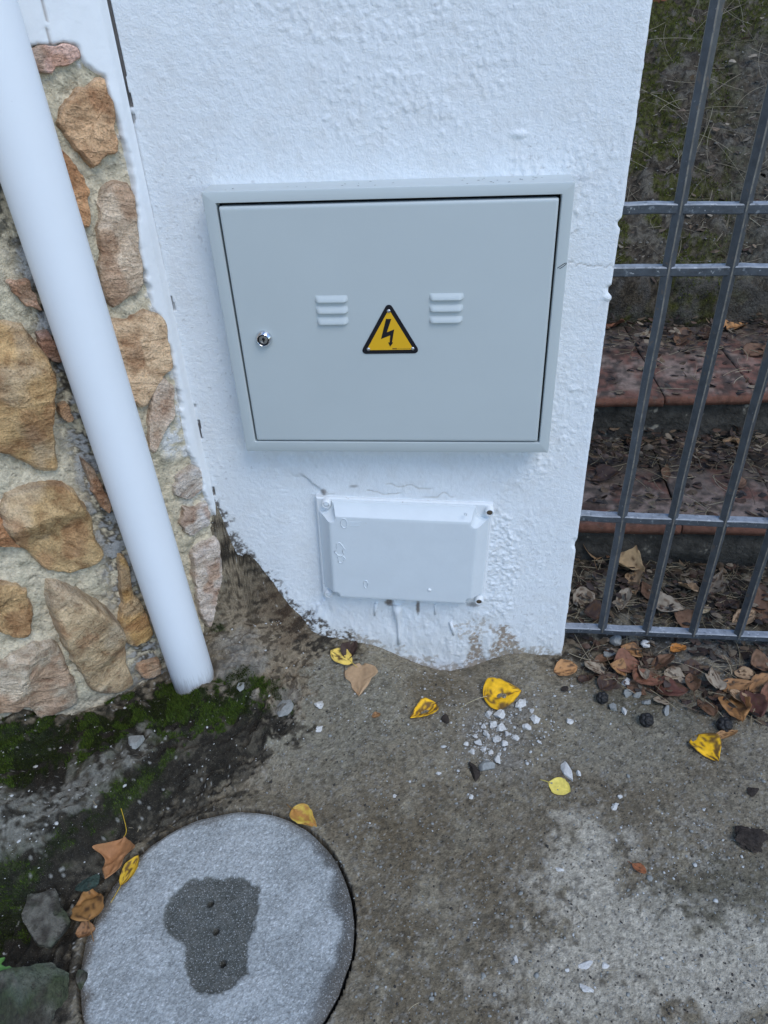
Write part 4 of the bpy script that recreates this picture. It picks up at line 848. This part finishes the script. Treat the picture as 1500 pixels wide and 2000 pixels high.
PILE = [('ellip', 1160, 1310, 46, 28, 150, GT), ('ellip', 1232, 1278, 46, 26, 160, OR), ('ellip', 1323, 1272, 30, 22, 10, (.55, .22, .05)), ('ovate', 1205, 1316, 34, 22, 170, OR), ('ellip', 1222, 1305, 52, 36, 200, RST), ('ovate', 1270, 1336, 64, 46, 10, RST),
        ('ovate', 1322, 1328, 52, 26, 340, GT), ('ovate', 1312, 1352, 60, 42, 350, (.12, .045, .03)), ('ellip', 1292, 1302, 44, 28, 30, BR), ('ellip', 1352, 1310, 40, 26, 20, DK), ('lobed', 1392, 1332, 52, 40, 100, GT), ('ovate', 1440, 1346, 58, 32, 10, OR),
        ('ellip', 1482, 1344, 50, 30, 30, OR), ('ellip', 1440, 1372, 46, 22, 320, TAN), ('ovate', 1434, 1396, 62, 52, 290, (.32, .15, .05)), ('ellip', 1466, 1384, 62, 40, 300, (.10, .04, .028)), ('ellip', 1255, 1322, 40, 20, 280, GT), ('ovate', 1190, 1336, 42, 34, 40, DK),
        ('ellip', 1484, 1306, 44, 30, 10, BR), ('ovate', 1245, 1352, 40, 24, 330, BR), ('ellip', 1350, 1340, 40, 26, 100, BR), ('ovate', 1500, 1370, 60, 40, 200, RST), ('ellip', 1405, 1365, 44, 24, 60, DK), ('ovate', 1530, 1340, 60, 40, 20, OR), ('ellip', 1415, 1440, 50, 16, 15, (.38, .2, .08)),
        ('ovate', 1145, 1330, 30, 20, 20, DK), ('ellip', 1290, 1375, 34, 20, 350, GT), ('ovate', 1375, 1385, 46, 26, 130, BR), ('ellip', 1560, 1400, 60, 36, 40, BR), ('ellip', 1180, 1292, 40, 22, 20, BR), ('ovate', 1265, 1290, 36, 24, 120, DK), ('ellip', 1450, 1325, 40, 22, 160, TAN)]
CN = {OR: ('orange brown', 'orange'), RST: ('rusty red brown', 'rust'), GT: ('pale grey tan', 'tan'), BR: ('dull brown', 'brown'), DK: ('almost black shrivelled', 'dark'), TAN: ('light tan', 'tan')}
PLAB = {0: 'pale grey tan leaf next to the orange oval leaf at the wall foot', 1: 'orange brown leaf just below the bottom fence rail near the wall', 2: 'small bright orange leaf alone on the kerb under the fence', 3: 'small orange leaf between the grey tan leaf and the rusty leaf by the wall', 4: 'rusty leaf in front of the orange leaf under the rail near the wall', 5: 'large rusty oval leaf beside the white pebbles', 6: 'pointed pale tan leaf lying over the dark russet leaf', 7: 'dark russet leaf under the pointed pale tan leaf', 8: 'dull brown leaf behind the large rusty oval leaf', 9: 'almost black leaf behind the pointed pale tan leaf', 10: 'lobed pale tan leaf in the middle of the litter heap', 11: 'orange brown leaf beside the lobed pale tan leaf', 12: 'orange brown oval leaf at the end of the heap away from the wall', 13: 'narrow light tan leaf just behind the big curled amber leaf', 14: 'big curled amber brown leaf on the front edge of the litter heap', 15: 'dark russet leaf touching the big curled amber leaf', 16: 'thin grey tan leaf squeezed against the large rusty oval leaf', 17: 'blackened leaf in front of the pale grey tan leaf by the wall', 18: 'dull brown leaf under the rail at the heap end away from the wall', 19: 'dull brown leaf among the pebbles in front of the large rusty leaf', 20: 'dull brown leaf between the dark russet leaf and the lobed tan leaf', 21: 'rusty leaf beyond the dark russet leaf at the end of the heap', 22: 'almost black leaf between the lobed tan leaf and the curled amber leaf', 24: 'narrow orange brown leaf touching the black cone above the blotched yellow leaf', 25: 'small blackened leaf scrap in front of the wall corner', 26: 'small grey tan leaf beside the grey pebble in front of the heap', 27: 'dull brown leaf on the front edge of the heap beside the curled amber leaf', 29: 'dull brown leaf under the bottom rail right against the wall corner', 30: 'almost black leaf under the bottom rail behind the rusty leaves', 31: 'light tan leaf under the rail behind the orange brown leaves'}
for i, (kd, px, py, L, W, a, c) in enumerate(PILE):
    if i not in PLAB: continue
    leaf(kd, px, py, L, W, a, c, PLAB[i], 'leaves in the litter heap below the fence', stalk=.3 if i % 4 == 0 else 0, curl=rng.uniform(.3, .9), spots=.35, tilt=.45, lift=rng.uniform(.001, .012))
BACK = [('lobed', 1155, 1074, 50, 44, 100, TAN), ('ovate', 1226, 1116, 64, 44, 340, (.50, .34, .18)), ('ovate', 1236, 1146, 44, 28, 280, TAN), ('ovate', 1302, 1196, 64, 30, 350, GT), ('ellip', 1216, 1180, 36, 26, 60, GT), ('ellip', 1482, 1192, 60, 50, 100, BR), ('lobed', 1396, 1146, 48, 40, 60, (.22, .17, .12)),
        ('ellip', 1140, 1176, 44, 30, 20, GT), ('ovate', 1378, 1196, 26, 16, 50, (.5, .38, .22)), ('ellip', 1450, 1215, 44, 24, 200, TAN), ('ovate', 1262, 1165, 40, 24, 120, BR), ('ellip', 1340, 1160, 44, 24, 330, TAN), ('ovate', 1190, 1085, 40, 26, 250, BR), ('ellip', 1420, 1185, 40, 26, 20, DK), ('ovate', 1330, 1215, 40, 26, 150, BR), ('ellip', 1160, 1210, 44, 24, 170, DK)]
for i, (kd, px, py, L, W, a, c) in enumerate(BACK):
    nm = {TAN: 'light tan', GT: 'pale grey tan', BR: 'dull brown', DK: 'blackened'}.get(c, 'large straw coloured' if L > 60 else 'mottled drab')
    leaf(kd, px, py, L, W, a, c, f'{nm} dry leaf behind the fence at the foot of the steps', f'{nm} leaves between fence and steps', stalk=.3 if i % 3 == 0 else 0, curl=rng.uniform(.3, .9), spots=.3, tilt=.5, lift=rng.uniform(.002, .02))
STEP = [('ovate', 1430, 640, 40, 34, 20, (.50, .25, .10), 't2'), ('lobed', 1176, 936, 50, 36, 200, DK, 't1'), ('ovate', 1300, 924, 30, 20, 80, BR, 't1'), ('ellip', 1206, 956, 18, 14, 20, DK, 't1'), ('ellip', 1440, 950, 30, 16, 10, BR, 't1'), ('ovate', 1425, 866, 34, 22, 170, TAN, 't1'), ('ellip', 1180, 850, 36, 26, 30, BR, 't1'), ('ovate', 1390, 838, 40, 18, 350, TAN, 't1'),
        ('ellip', 1330, 668, 26, 16, 40, BR, 't2'), ('ovate', 1260, 660, 30, 20, 170, GT, 't2'), ('ellip', 1200, 640, 34, 22, 10, RST, 't2'), ('ellip', 1380, 655, 30, 20, 60, DK, 't2'), ('ovate', 1480, 690, 34, 22, 20, BR, 't2'), ('ovate', 1450, 830, 44, 26, 200, DK, 't1'), ('ellip', 1300, 860, 40, 20, 15, BR, 't1'), ('ovate', 1235, 870, 36, 24, 120, DK, 't1')]
for i, (kd, px, py, L, W, a, c, sf) in enumerate(STEP):
    nm = {TAN: 'light tan', GT: 'pale grey tan', BR: 'dull brown', DK: 'blackened', RST: 'rusty'}.get(c, 'bright orange brown'); w_ = 'lower' if sf == 't1' else 'upper'
    leaf(kd, px, py, L, W, a, c, f'{nm} dry leaf on the {w_} tiled garden step', f'{nm} leaves on the {w_} step', sf=sf, stalk=.5 if i < 2 else 0, curl=rng.uniform(.4, .9), spots=.2, tilt=.4, lift=.004)

# ------------------------------------------------------------------ rubble, cones, rocks
import bmesh
def ico(sub):
    bm = bmesh.new(); bmesh.ops.create_icosphere(bm, subdivisions=sub, radius=1); bm.verts.index_update()
    V = np.array([v.co[:] for v in bm.verts]); F = np.array([[v.index for v in f.verts] for f in bm.faces]); bm.free(); return V, F
I1, I2, I3, I4 = ico(1), ico(2), ico(3), ico(4)
def n3d(V, s, f): return (vn(V[:, 0] * f + 5.2, V[:, 1] * f + V[:, 2] * f * .7, s) + vn(V[:, 1] * f - 3.3, V[:, 2] * f + V[:, 0] * f * .6, s + 1)) / 2 - .5
def lump(name, px, py, L, W, ang, hgt, m_, label, cat, group=None, sf='g', rough=.5, ic=None, sink=.2, post=0.0, seed=None, col=None, colfn=None):
    lk[0] += 1; k = seed or lk[0]; P, A, Lm, Wm = frame_at(sf, px, py, ang, L, W); V, F = ic or I3
    V = V * (1 + rough * n3d(V, k * 7, 1.6) * 1.3 + rough * n3d(V, k * 7 + 3, 4.0) * .6)[:, None]
    r_ = np.random.default_rng(k)
    for _ in range(11):
        n_ = nrm(r_.normal(size=3)); d_ = r_.uniform(.42, .80); V = V - np.maximum(V @ n_ - d_, 0)[:, None] * n_
    if post: V = V * (1 + post * n3d(V, k + 70, 3.0) + post * .8 * n3d(V, k + 80, 8.0) - post * 1.2 * np.maximum(n3d(V, k + 90, 5.0) - .12, 0) * 3)[:, None]
    yaw = math.atan2(A[1], A[0]); c, s_ = math.cos(yaw), math.sin(yaw); x = V[:, 0] * Lm / 2; y = V[:, 1] * Wm / 2; z = V[:, 2] * hgt * Wm / 2
    W_ = np.stack([P[0] + c * x - s_ * y, P[1] + s_ * x + c * y, z], -1); zz_ = W_[:, 2]
    W_[:, 2] += float(np.mean(surf_z(sf, W_[:, 0], W_[:, 1]))) - zz_.min() - sink * (zz_.max() - zz_.min())
    cc = None
    if colfn is not None: cc = colfn(W_, V)
    o = mesh(name, W_ - P, F, m_, col=cc); o.location = P; o.data.set_sharp_from_angle(angle=R_(22)); return tag(o, label, cat, group)
CR_W = [(625, 1378, 24, 18, 20), (626, 1424, 18, 12, 40), (1044, 1405, 26, 20, 10), (1029, 1421, 20, 15, 0), (1008, 1442, 16, 14, 30), (1112, 1410, 20, 12, 340), (1090, 1395, 0, 0, 0), (770, 1557, 10, 9, 0), (920, 1557, 13, 11, 40), (1201, 1576, 20, 16, 60), (1004, 1655, 0, 0, 0), (1094, 1700, 20, 10, 330), (1147, 1934, 34, 16, 330), (1008, 1877, 12, 18, 0), (1040, 1388, 12, 9, 0), (1016, 1376, 22, 24, 70), (1052, 1450, 10, 8, 0), (858, 1512, 12, 8, 0), (1130, 1512, 12, 14, 0), (1210, 1558, 11, 10, 0), (1108, 1893, 11, 10, 0)]
for (px, py, L, W, a) in CR_W:
    if L: lump('plaster_crumb', px, py, L, W, a, .6, M['crumb'], 'small white plaster crumb lying singly on the grey cement', 'plaster crumb', 'single plaster crumbs on the cement', post=.35)
for (px, py, L, W, a) in ((975, 1400, 24, 20, 20), (962, 1418, 18, 20, 50), (978, 1425, 26, 18, 0), (950, 1438, 16, 16, 20), (968, 1446, 20, 16, 10), (935, 1452, 18, 14, 0), (945, 1466, 16, 13, 30), (985, 1455, 14, 14, 60), (922, 1470, 14, 12, 10), (960, 1470, 14, 12, 0), (990, 1436, 12, 11, 0), (928, 1440, 12, 10, 0), (945, 1420, 12, 14, 0), (955, 1398, 16, 12, 0), (975, 1475, 12, 10, 0), (910, 1456, 12, 9, 0)):
    lump('plaster_crumb', px, py, L, W, a, .8, M['crumb'], 'white plaster crumb in the small rubble heap below the yellow leaf', 'plaster crumb', 'crumbs of the rubble heap', post=.35)
lump('plaster_crumb', 952, 1500, 36, 28, 20, .8, M['crumbgrey'], 'grey plaster lump at the lower end of the rubble heap', 'plaster lump'); lump('plaster_crumb', 970, 1489, 20, 18, 0, .8, M['crumb'], 'white pebble touching the grey plaster lump of the rubble heap', 'plaster crumb')
lump('plaster_chip', 1106, 1508, 54, 26, 295, .35, M['crumb'], 'long white plaster chip beside the pale yellow oval leaf', 'plaster chip', ic=I3)
lump('plaster_chip', 1145, 1885, 34, 18, 20, .35, M['crumb'], 'flat white plaster chip on the pale stained cement', 'plaster chip'); lump('plaster_chip', 1182, 1886, 18, 16, 60, .4, M['crumb'], 'small white chip next to the flat plaster chip', 'plaster chip')
lump('stone_chip', 552, 1388, 46, 34, 60, .35, M['crumbgrey'], 'flat pale grey stone bedded at the edge of the mossy ledge', 'stone', ic=I3)
lump('stone_chip', 265, 1450, 46, 34, 35, .5, M['crumbgrey'], 'pale grey stone stuck on the rim of the mossy ledge', 'stone', ic=I3, sink=.3)
lump('stone_chip', 472, 1348, 22, 16, 35, .5, M['crumbgrey'], 'small pale stone below the foot of the white pipe', 'stone', sink=.3)
for (px, py, L, W, a) in ((1222, 1338, 28, 18, 330), (1224, 1358, 26, 18, 10), (1246, 1360, 18, 14, 30), (1262, 1375, 24, 14, 350), (1196, 1385, 22, 16, 20), (1219, 1392, 14, 18, 0), (1300, 1390, 24, 20, 70), (1190, 1278, 26, 18, 20), (1205, 1255, 28, 22, 10), (1260, 1260, 22, 16, 0)):
    lump('pebble', px, py, L, W, a, .7, M['crumb'] if px in (1222, 1219, 1260) else M['crumbgrey'], 'pale pebble among the leaf litter by the fence', 'pebble', 'pebbles in the fence litter')
def cone(px, py, D, label):
    lk[0] += 1; P, A, Lm, Wm = frame_at('g', px, py, 0, D, D); V, F = I4; th = np.arctan2(V[:, 1], V[:, 0]); ph = np.arccos(np.clip(V[:, 2], -1, 1))
    cell = np.abs(np.sin(th * 3 + np.floor(ph * 2.2) * 1.0)) * np.abs(np.sin(ph * 3.4)); r = .86 + .20 * cell ** .5 + .05 * n3d(V, 901, 6)
    r = np.where(cell < .12, .70, r); V = V * r[:, None] * Lm / 2; h = g_at(P[0], P[1]); o = mesh('cypress_cone', V, F, M['cone']); o.location = (P[0], P[1], h + Lm * .40); o.rotation_euler = (rng.uniform(0, 1), rng.uniform(0, 1), 0); tag(o, label, 'cone')
cone(1175, 1370, 24, 'small black cypress cone beside the white pebbles'); cone(1261, 1413, 28, 'black cypress cone alone on the cement below the litter'); cone(1412, 1424, 30, 'black cypress cone under the leaves above the blotched yellow leaf')
lump('bark_piece', 1458, 1640, 100, 58, 350, .35, M['bark'], 'flat dark brown piece of bark lying on the cement', 'bark', ic=I4, rough=.8, post=.5)
lump('bark_piece', 1470, 1545, 34, 20, 20, .4, M['bark'], 'small black bark scrap lying on the cement', 'bark', rough=.8); lump('bark_piece', 928, 1510, 26, 40, 10, .4, M['bark'], 'dark brown clod beside the grey plaster lump', 'clod', rough=.8)
lump('bark_piece', 868, 1406, 16, 22, 10, .5, M['bark'], 'tiny dark clod below the folded yellow leaf', 'clod'); lump('bark_piece', 1101, 1348, 20, 14, 10, .5, M['bark'], 'tiny dark clod below the orange leaf at the wall foot', 'clod')
def rockcol(W_, V):
    a = fbm(W_[:, 0] * 14, W_[:, 1] * 14 + W_[:, 2] * 9, 940, 4); c = np.ones((len(W_), 3)) * np.array([.14, .13, .105]); c = mixc(c, (.085, .105, .07), ss(.45, .6, a) * .8); c = mixc(c, (.03, .045, .012), ss(.52, .64, fbm(W_[:, 0] * 22, W_[:, 1] * 22, 945, 4)) * .7); return mixc(c, (.05, .042, .034), ss(.55, .68, fbm(W_[:, 0] * 40, W_[:, 1] * 40, 950, 3)) * .8)
lump('rock', 100, 1805, 150, 84, 80, 1.1, M['rock'], 'narrow grey rock wedged beside the manhole cover', 'rock', ic=I4, rough=.7, sink=.55, post=.07, colfn=rockcol, seed=41)
lump('rock', 60, 1955, 270, 190, 62, .8, M['rock'], 'large pitted grey green rock near the weed', 'rock', ic=I4, rough=.6, sink=.55, post=.08, colfn=rockcol, seed=44)
lump('rock', 165, 1925, 46, 30, 80, .7, M['rock'], 'small mottled rock chip touching the manhole cover edge', 'rock', ic=I3, rough=.7, sink=.4, colfn=rockcol)
lump('rock', 175, 1720, 60, 34, 30, .6, M['rock'], 'small dark green rock under the large lobed brown leaf', 'rock', ic=I3, rough=.7, sink=.4, colfn=lambda W_, V: np.ones((len(W_), 3)) * np.array([.05, .075, .06]))
b = on(1292, 8, 1, 2.9); P = surf_hit('b', 1284, 6)
bb = MB(); bb.box(-.12, .055, -.05, .05, -.02, .055, .006); o = bb.build('brick', mat('loose_brick', (.24, .085, .05), .9, .2, vary=.4, vscale=50, bump=.6, bscale=90), None); o.location = (P[0], P[1] + .05, P[2] + .02); o.rotation_euler = (.2, .1, .1); tag(o, 'loose red brick lying on the mossy bank next to the wall end', 'brick')
# weed at the edge of the rock
wp = hit_ground(-6, 1925); weed = empty('weed', tuple(wp)); tag(weed, 'small bright green weed growing beside the pitted rock', 'weed')
for k in range(9):
    a = k * 2.4 + .4; Lw = rng.uniform(.025, .05); n_ = 7; V = []
    for t in np.linspace(0, 1, n_):
        wv = .009 * math.sin(math.pi * min(t * 1.05, 1)) ** .7 * (1 + .3 * math.sin(t * 17)); r = Lw * t; z = .018 + .02 * math.sin(t * 2.4) - .004 * k % .01
        for s_ in (-1, 0, 1): V.append((wp[0] + r * math.cos(a) - s_ * wv * math.sin(a), wp[1] + r * math.sin(a) + s_ * wv * math.cos(a), wp[2] + z + abs(s_) * .003))
    child(mesh('leaf_blade', V, [tuple(f) for f in gridF(n_, 3)], M['weed']), weed)
bs = MB(); bs.tube([wp + np.array([0, 0, -.01]), wp + np.array([0, 0, .01]), wp + np.array([.002, 0, .024])], .0022, 7); bs.build('stem', M['weed'], weed, smooth=True)

# ------------------------------------------------------------------ stuff nobody could count
def scatter_px(poly, n):
    poly = np.asarray(poly, float); lo, hi = poly.min(0), poly.max(0); out = np.zeros((0, 2))
    while len(out) < n:
        q = lo + rng.random((n * 2, 2)) * (hi - lo); q = q[inpoly(q[:, 0], q[:, 1], poly) > 0]; out = np.r_[out, q]
    return out[:n]
def px_ground(q):                                # many pixels to the ground at once
    d = (np.c_[q[:, 0] - 750, 1000 - q[:, 1], np.full(len(q), -FPX)]) @ RW.T; z = np.zeros(len(q))
    for _ in range(6): P = CAM + d * ((z - CAM[2]) / d[:, 2])[:, None]; z = .5 * z + .5 * base_h(P[:, 0], P[:, 1])
    return P
def grains(name, P, size, m_, flat=.6, ic=I1, sf='g'):
    V0, F0_ = ic; n = len(P); k = len(V0); s_ = size[:, None, None]; sc = rng.uniform(.55, 1.25, (n, 1, 3)) * np.array([1, 1, flat]); j = 1 + rng.uniform(-.25, .25, (n, k, 1))
    V = V0[None] * j * sc * s_; a = rng.uniform(0, 6.28, n); c, s2 = np.cos(a)[:, None], np.sin(a)[:, None]
    V = np.stack([V[..., 0] * c - V[..., 1] * s2, V[..., 0] * s2 + V[..., 1] * c, V[..., 2]], -1); z = surf_z(sf, P[:, 0], P[:, 1]) if sf else P[:, 2]
    V += np.stack([P[:, 0], P[:, 1], z + size * .2], -1)[:, None]; F = (F0_[None] + (np.arange(n) * k)[:, None, None]).reshape(-1, 3)
    return tag(mesh(name, V.reshape(-1, 3), F, m_, smooth=False), kind='stuff')
allg = [(600, 1290), (1100, 1330), (1500, 1420), (1500, 2000), (690, 2000), (700, 1780), (600, 1580), (480, 1540)]
P = px_ground(scatter_px(allg, 3800)); grains('dark_grit', P[:1500], (rng.gamma(1.5, .00050, len(P)) + .0005)[:1500], M['grit'])
P = px_ground(scatter_px(allg, 2600)); grains('pale_grit', P, rng.gamma(1.5, .0006, len(P)) + .0005, M['crumbgrey'])
q = np.r_[scatter_px([(860, 1360), (1080, 1350), (1120, 1450), (1030, 1520), (880, 1520), (850, 1440)], 420), scatter_px([(930, 1385), (1010, 1385), (1000, 1470), (960, 1500), (905, 1470)], 420), scatter_px(allg, 160), scatter_px([(0, 1400), (300, 1350), (520, 1360), (300, 1480), (100, 1680), (0, 1680)], 260), scatter_px([(430, 1080), (600, 1240), (560, 1450), (380, 1560), (300, 1590), (430, 1360)], 140), scatter_px([(1130, 1620), (1420, 1560), (1480, 1700), (1200, 1760)], 160), scatter_px([(0, 1680), (200, 1660), (170, 1990), (0, 1990)], 60)]
P = px_ground(q[rng.random(len(q)) < .62]); grains('plaster_flecks', P, rng.gamma(1.3, .0008, len(P)) + .0006, M['flecks'], flat=.4)
q = scatter_px([(700, 1300), (1090, 1310), (1300, 1420), (900, 1460), (640, 1420)], 260); P = px_ground(q); grains('white_dust_crumbs', P, rng.gamma(1.6, .0007, len(P)) + .0006, M['flecks'])
# moss: short blades
mi = np.argwhere((MOSS > .45) & (X > -1.1) & (X < .7) & (Y > -.97)); mi = mi[rng.integers(0, len(mi), 46000)]
bx_ = X[mi[:, 0], mi[:, 1]] + rng.uniform(-.002, .002, len(mi)); by_ = Y[mi[:, 0], mi[:, 1]] + rng.uniform(-.002, .002, len(mi)); bz_ = H[mi[:, 0], mi[:, 1]] - .0005
def blades(name, x, y, z, L, wd, m_, c1, c2, lean=.6):
    n = len(x); a = rng.uniform(0, 6.28, n); l = rng.uniform(.5, 1.3, n) * L; le = rng.uniform(0, lean, n)
    dx, dy = np.cos(a), np.sin(a); B = np.stack([x, y, z], -1); side = np.stack([-dy, dx, 0 * dx], -1) * wd; tip = np.stack([dx * l * le, dy * l * le, l * (1 - .4 * le)], -1)
    V = np.stack([B - side, B + side, B + tip], 1).reshape(-1, 3); c = np.array(c1) + rng.random((n, 1)) * (np.array(c2) - np.array(c1)); c = np.repeat(c, 3, 0); c[2::3] *= 1.25
    return tag(mesh(name, V, np.arange(n * 3).reshape(-1, 3), m_, smooth=False, col=c), kind='stuff')
mw = n2[mi[:, 0], mi[:, 1]]; k1 = mw > .50
blades('moss', bx_[k1], by_[k1], bz_[k1], .0075, .0009, M['moss'], (.030, .055, .010), (.075, .11, .018)); blades('dark_moss', bx_[~k1], by_[~k1], bz_[~k1], .005, .0009, M['moss'], (.016, .024, .007), (.040, .052, .013))
gi = np.argwhere((np.clip(gm, 0, 1) * ss(.3, .5, bn3) > .5) & (XA > .2) & (XA < 2) & (VA < 2.2) & (VA > .1)); gi = gi[rng.integers(0, len(gi), 24000)]; i0, i1 = gi[:, 0], gi[:, 1]
blades('bank_moss', XA[i0, i1] + rng.uniform(-.006, .006, len(gi)), YA[i0, i1] + rng.uniform(-.006, .006, len(gi)), ZA[i0, i1] - .002, .012, .0022, M['moss'], (.045, .055, .010), (.10, .11, .02))
# dry needles and straws
def straws(name, base_pts, L, r, cols, lift=.012, slope=0.0):
    V = []; F = []; Cs = []; nn = 0
    for p in base_pts:
        l = rng.uniform(.5, 1.3) * L; a = rng.uniform(0, 6.28); bend = rng.uniform(-.5, .5); pit = rng.uniform(-.15, .25); n_ = 6; pts = []
        for t in np.linspace(-.5, .5, n_): aa = a + bend * t; pts.append(p + np.array([math.cos(aa) * l * t, math.sin(aa) * l * t, lift * .3 + pit * l * (t + .5) * .3 + lift * .4 + slope * math.sin(aa) * l * t]))
        b_ = MB(); b_.tube(np.array(pts), r * rng.uniform(.6, 1.2), 4, cap=False); V += b_.V; F += [tuple(i + nn for i in f) for f in b_.F]; nn += len(b_.V); c = np.array(cols[rng.integers(len(cols))]) * rng.uniform(.7, 1.2); Cs += [c] * len(b_.V)
    return tag(mesh(name, V, F, M['straw'], col=np.array(Cs)), kind='stuff')
SC = [(.30, .24, .15), (.22, .17, .10), (.14, .10, .07), (.36, .30, .20)]
def pts_on(sf, poly, n):
    q = scatter_px(poly, n); out = []
    if sf == 'g': P = px_ground(q); P[:, 2] = height(P[:, 0], P[:, 1]); return P
    if sf == 'b': return np.array([surf_hit('b', *a) for a in q])
    return np.array([on(a[0], a[1], 2, ZS[sf] + .003) for a in q])
litA = [(1110, 1090), (1500, 1110), (1520, 1230), (1100, 1222)]; litB = [(1100, 1240), (1500, 1260), (1520, 1420), (1380, 1400), (1150, 1330)]; litC = [(1150, 840), (1500, 830), (1520, 915), (1150, 915)]; litD = [(1185, 600), (1500, 590), (1520, 690), (1185, 690)]; litE = [(1235, 40), (1500, 0), (1520, 540), (1210, 540)]
straws('dry_needles', np.r_[pts_on('g', litA, 260), pts_on('g', litB, 90), pts_on('t1', litC, 190), pts_on('t1', [(1150, 900), (1520, 900), (1520, 1010), (1150, 1010)], 60), pts_on('t2', litD, 120), pts_on('t2', [(1180, 680), (1520, 680), (1520, 770), (1180, 770)], 30)], .085, .0009, SC)
straws('dry_grass', pts_on('b', litE, 130), .20, .0010, [(.34, .29, .20), (.24, .20, .14), (.14, .115, .08)], lift=.02, slope=.55)
straws('dry_twigs', np.r_[pts_on('g', [(700, 1320), (1450, 1420), (1500, 1980), (720, 1990)], 26), pts_on('g', [(160, 1560), (360, 1600), (300, 1680)], 6)], .022, .0006, SC, lift=.002)
def scraps(name, P, size, cols):
    V = []; F = []; Cs = []; nn = 0
    for p in P:
        s_ = rng.uniform(.5, 1.4) * size; n_ = 7; a0 = rng.uniform(0, 6.28); nv = nrm(rng.normal(0, .45, 3) + np.array([0, 0, 1])); u = nrm(np.cross(nv, [0.3, 1, 0])); v = np.cross(nv, u); el = rng.uniform(.35, .8); cu = rng.uniform(-.5, .5)
        ring = [p + s_ * (math.cos(t) * u + el * math.sin(t) * v) * rng.uniform(.7, 1.15) + nv * s_ * cu * math.cos(2 * t) * .5 for t in a0 + np.linspace(0, 6.28, n_ + 1)[:-1]]
        V += [p + np.array([0, 0, s_ * .1])] + ring; F += [(nn, nn + 1 + i, nn + 1 + (i + 1) % n_) for i in range(n_)]; nn += n_ + 1; c = np.array(cols[rng.integers(len(cols))]) * rng.uniform(.6, 1.2); Cs += [c] * (n_ + 1)
    return tag(mesh(name, V, F, M['leaf'], smooth=False, col=np.array(Cs)), kind='stuff')
SCC = [(.07, .045, .032), (.04, .03, .024), (.13, .085, .05), (.20, .15, .10), (.05, .032, .025), (.09, .05, .032)]
up = lambda P, h: P + np.c_[np.zeros((len(P), 2)), rng.uniform(.001, h, len(P))]
scraps('leaf_litter', np.r_[up(pts_on('g', litA, 420), .025), up(pts_on('g', litB, 230), .012), up(pts_on('t1', litC, 520), .05), up(pts_on('t2', litD, 420), .05), up(pts_on('t1', [(1150, 900), (1520, 900), (1520, 1010), (1150, 1010)], 110), .004), up(pts_on('t2', [(1180, 680), (1520, 680), (1520, 770), (1180, 770)], 60), .004), up(pts_on('b', [(1200, 400), (1520, 300), (1520, 560), (1200, 560)], 60), .01)], .013, SCC)
P = pts_on('b', [(1235, 20), (1520, 20), (1520, 545), (1205, 545)], 900); _ix = np.clip(np.round((P[:, 0] + .5) / .009).astype(int), 0, 299); _iv = np.clip(np.round((P[:, 1] - yb0 + .16) / .009).astype(int), 0, 287); P[:, 2] = ZA[_ix, _iv]
grains('bank_gravel', P, np.minimum(rng.gamma(1.3, .0016, len(P)) + .001, .007), mat('earth_gravel', (.20, .185, .155), .95, .1, vary=.4, vscale=90), sf=None)
scraps('bank_litter', up(pts_on('b', [(1235, 60), (1520, 20), (1520, 545), (1205, 545)], 220), .03), .014, [(.16, .11, .07), (.09, .065, .045), (.26, .21, .15)])
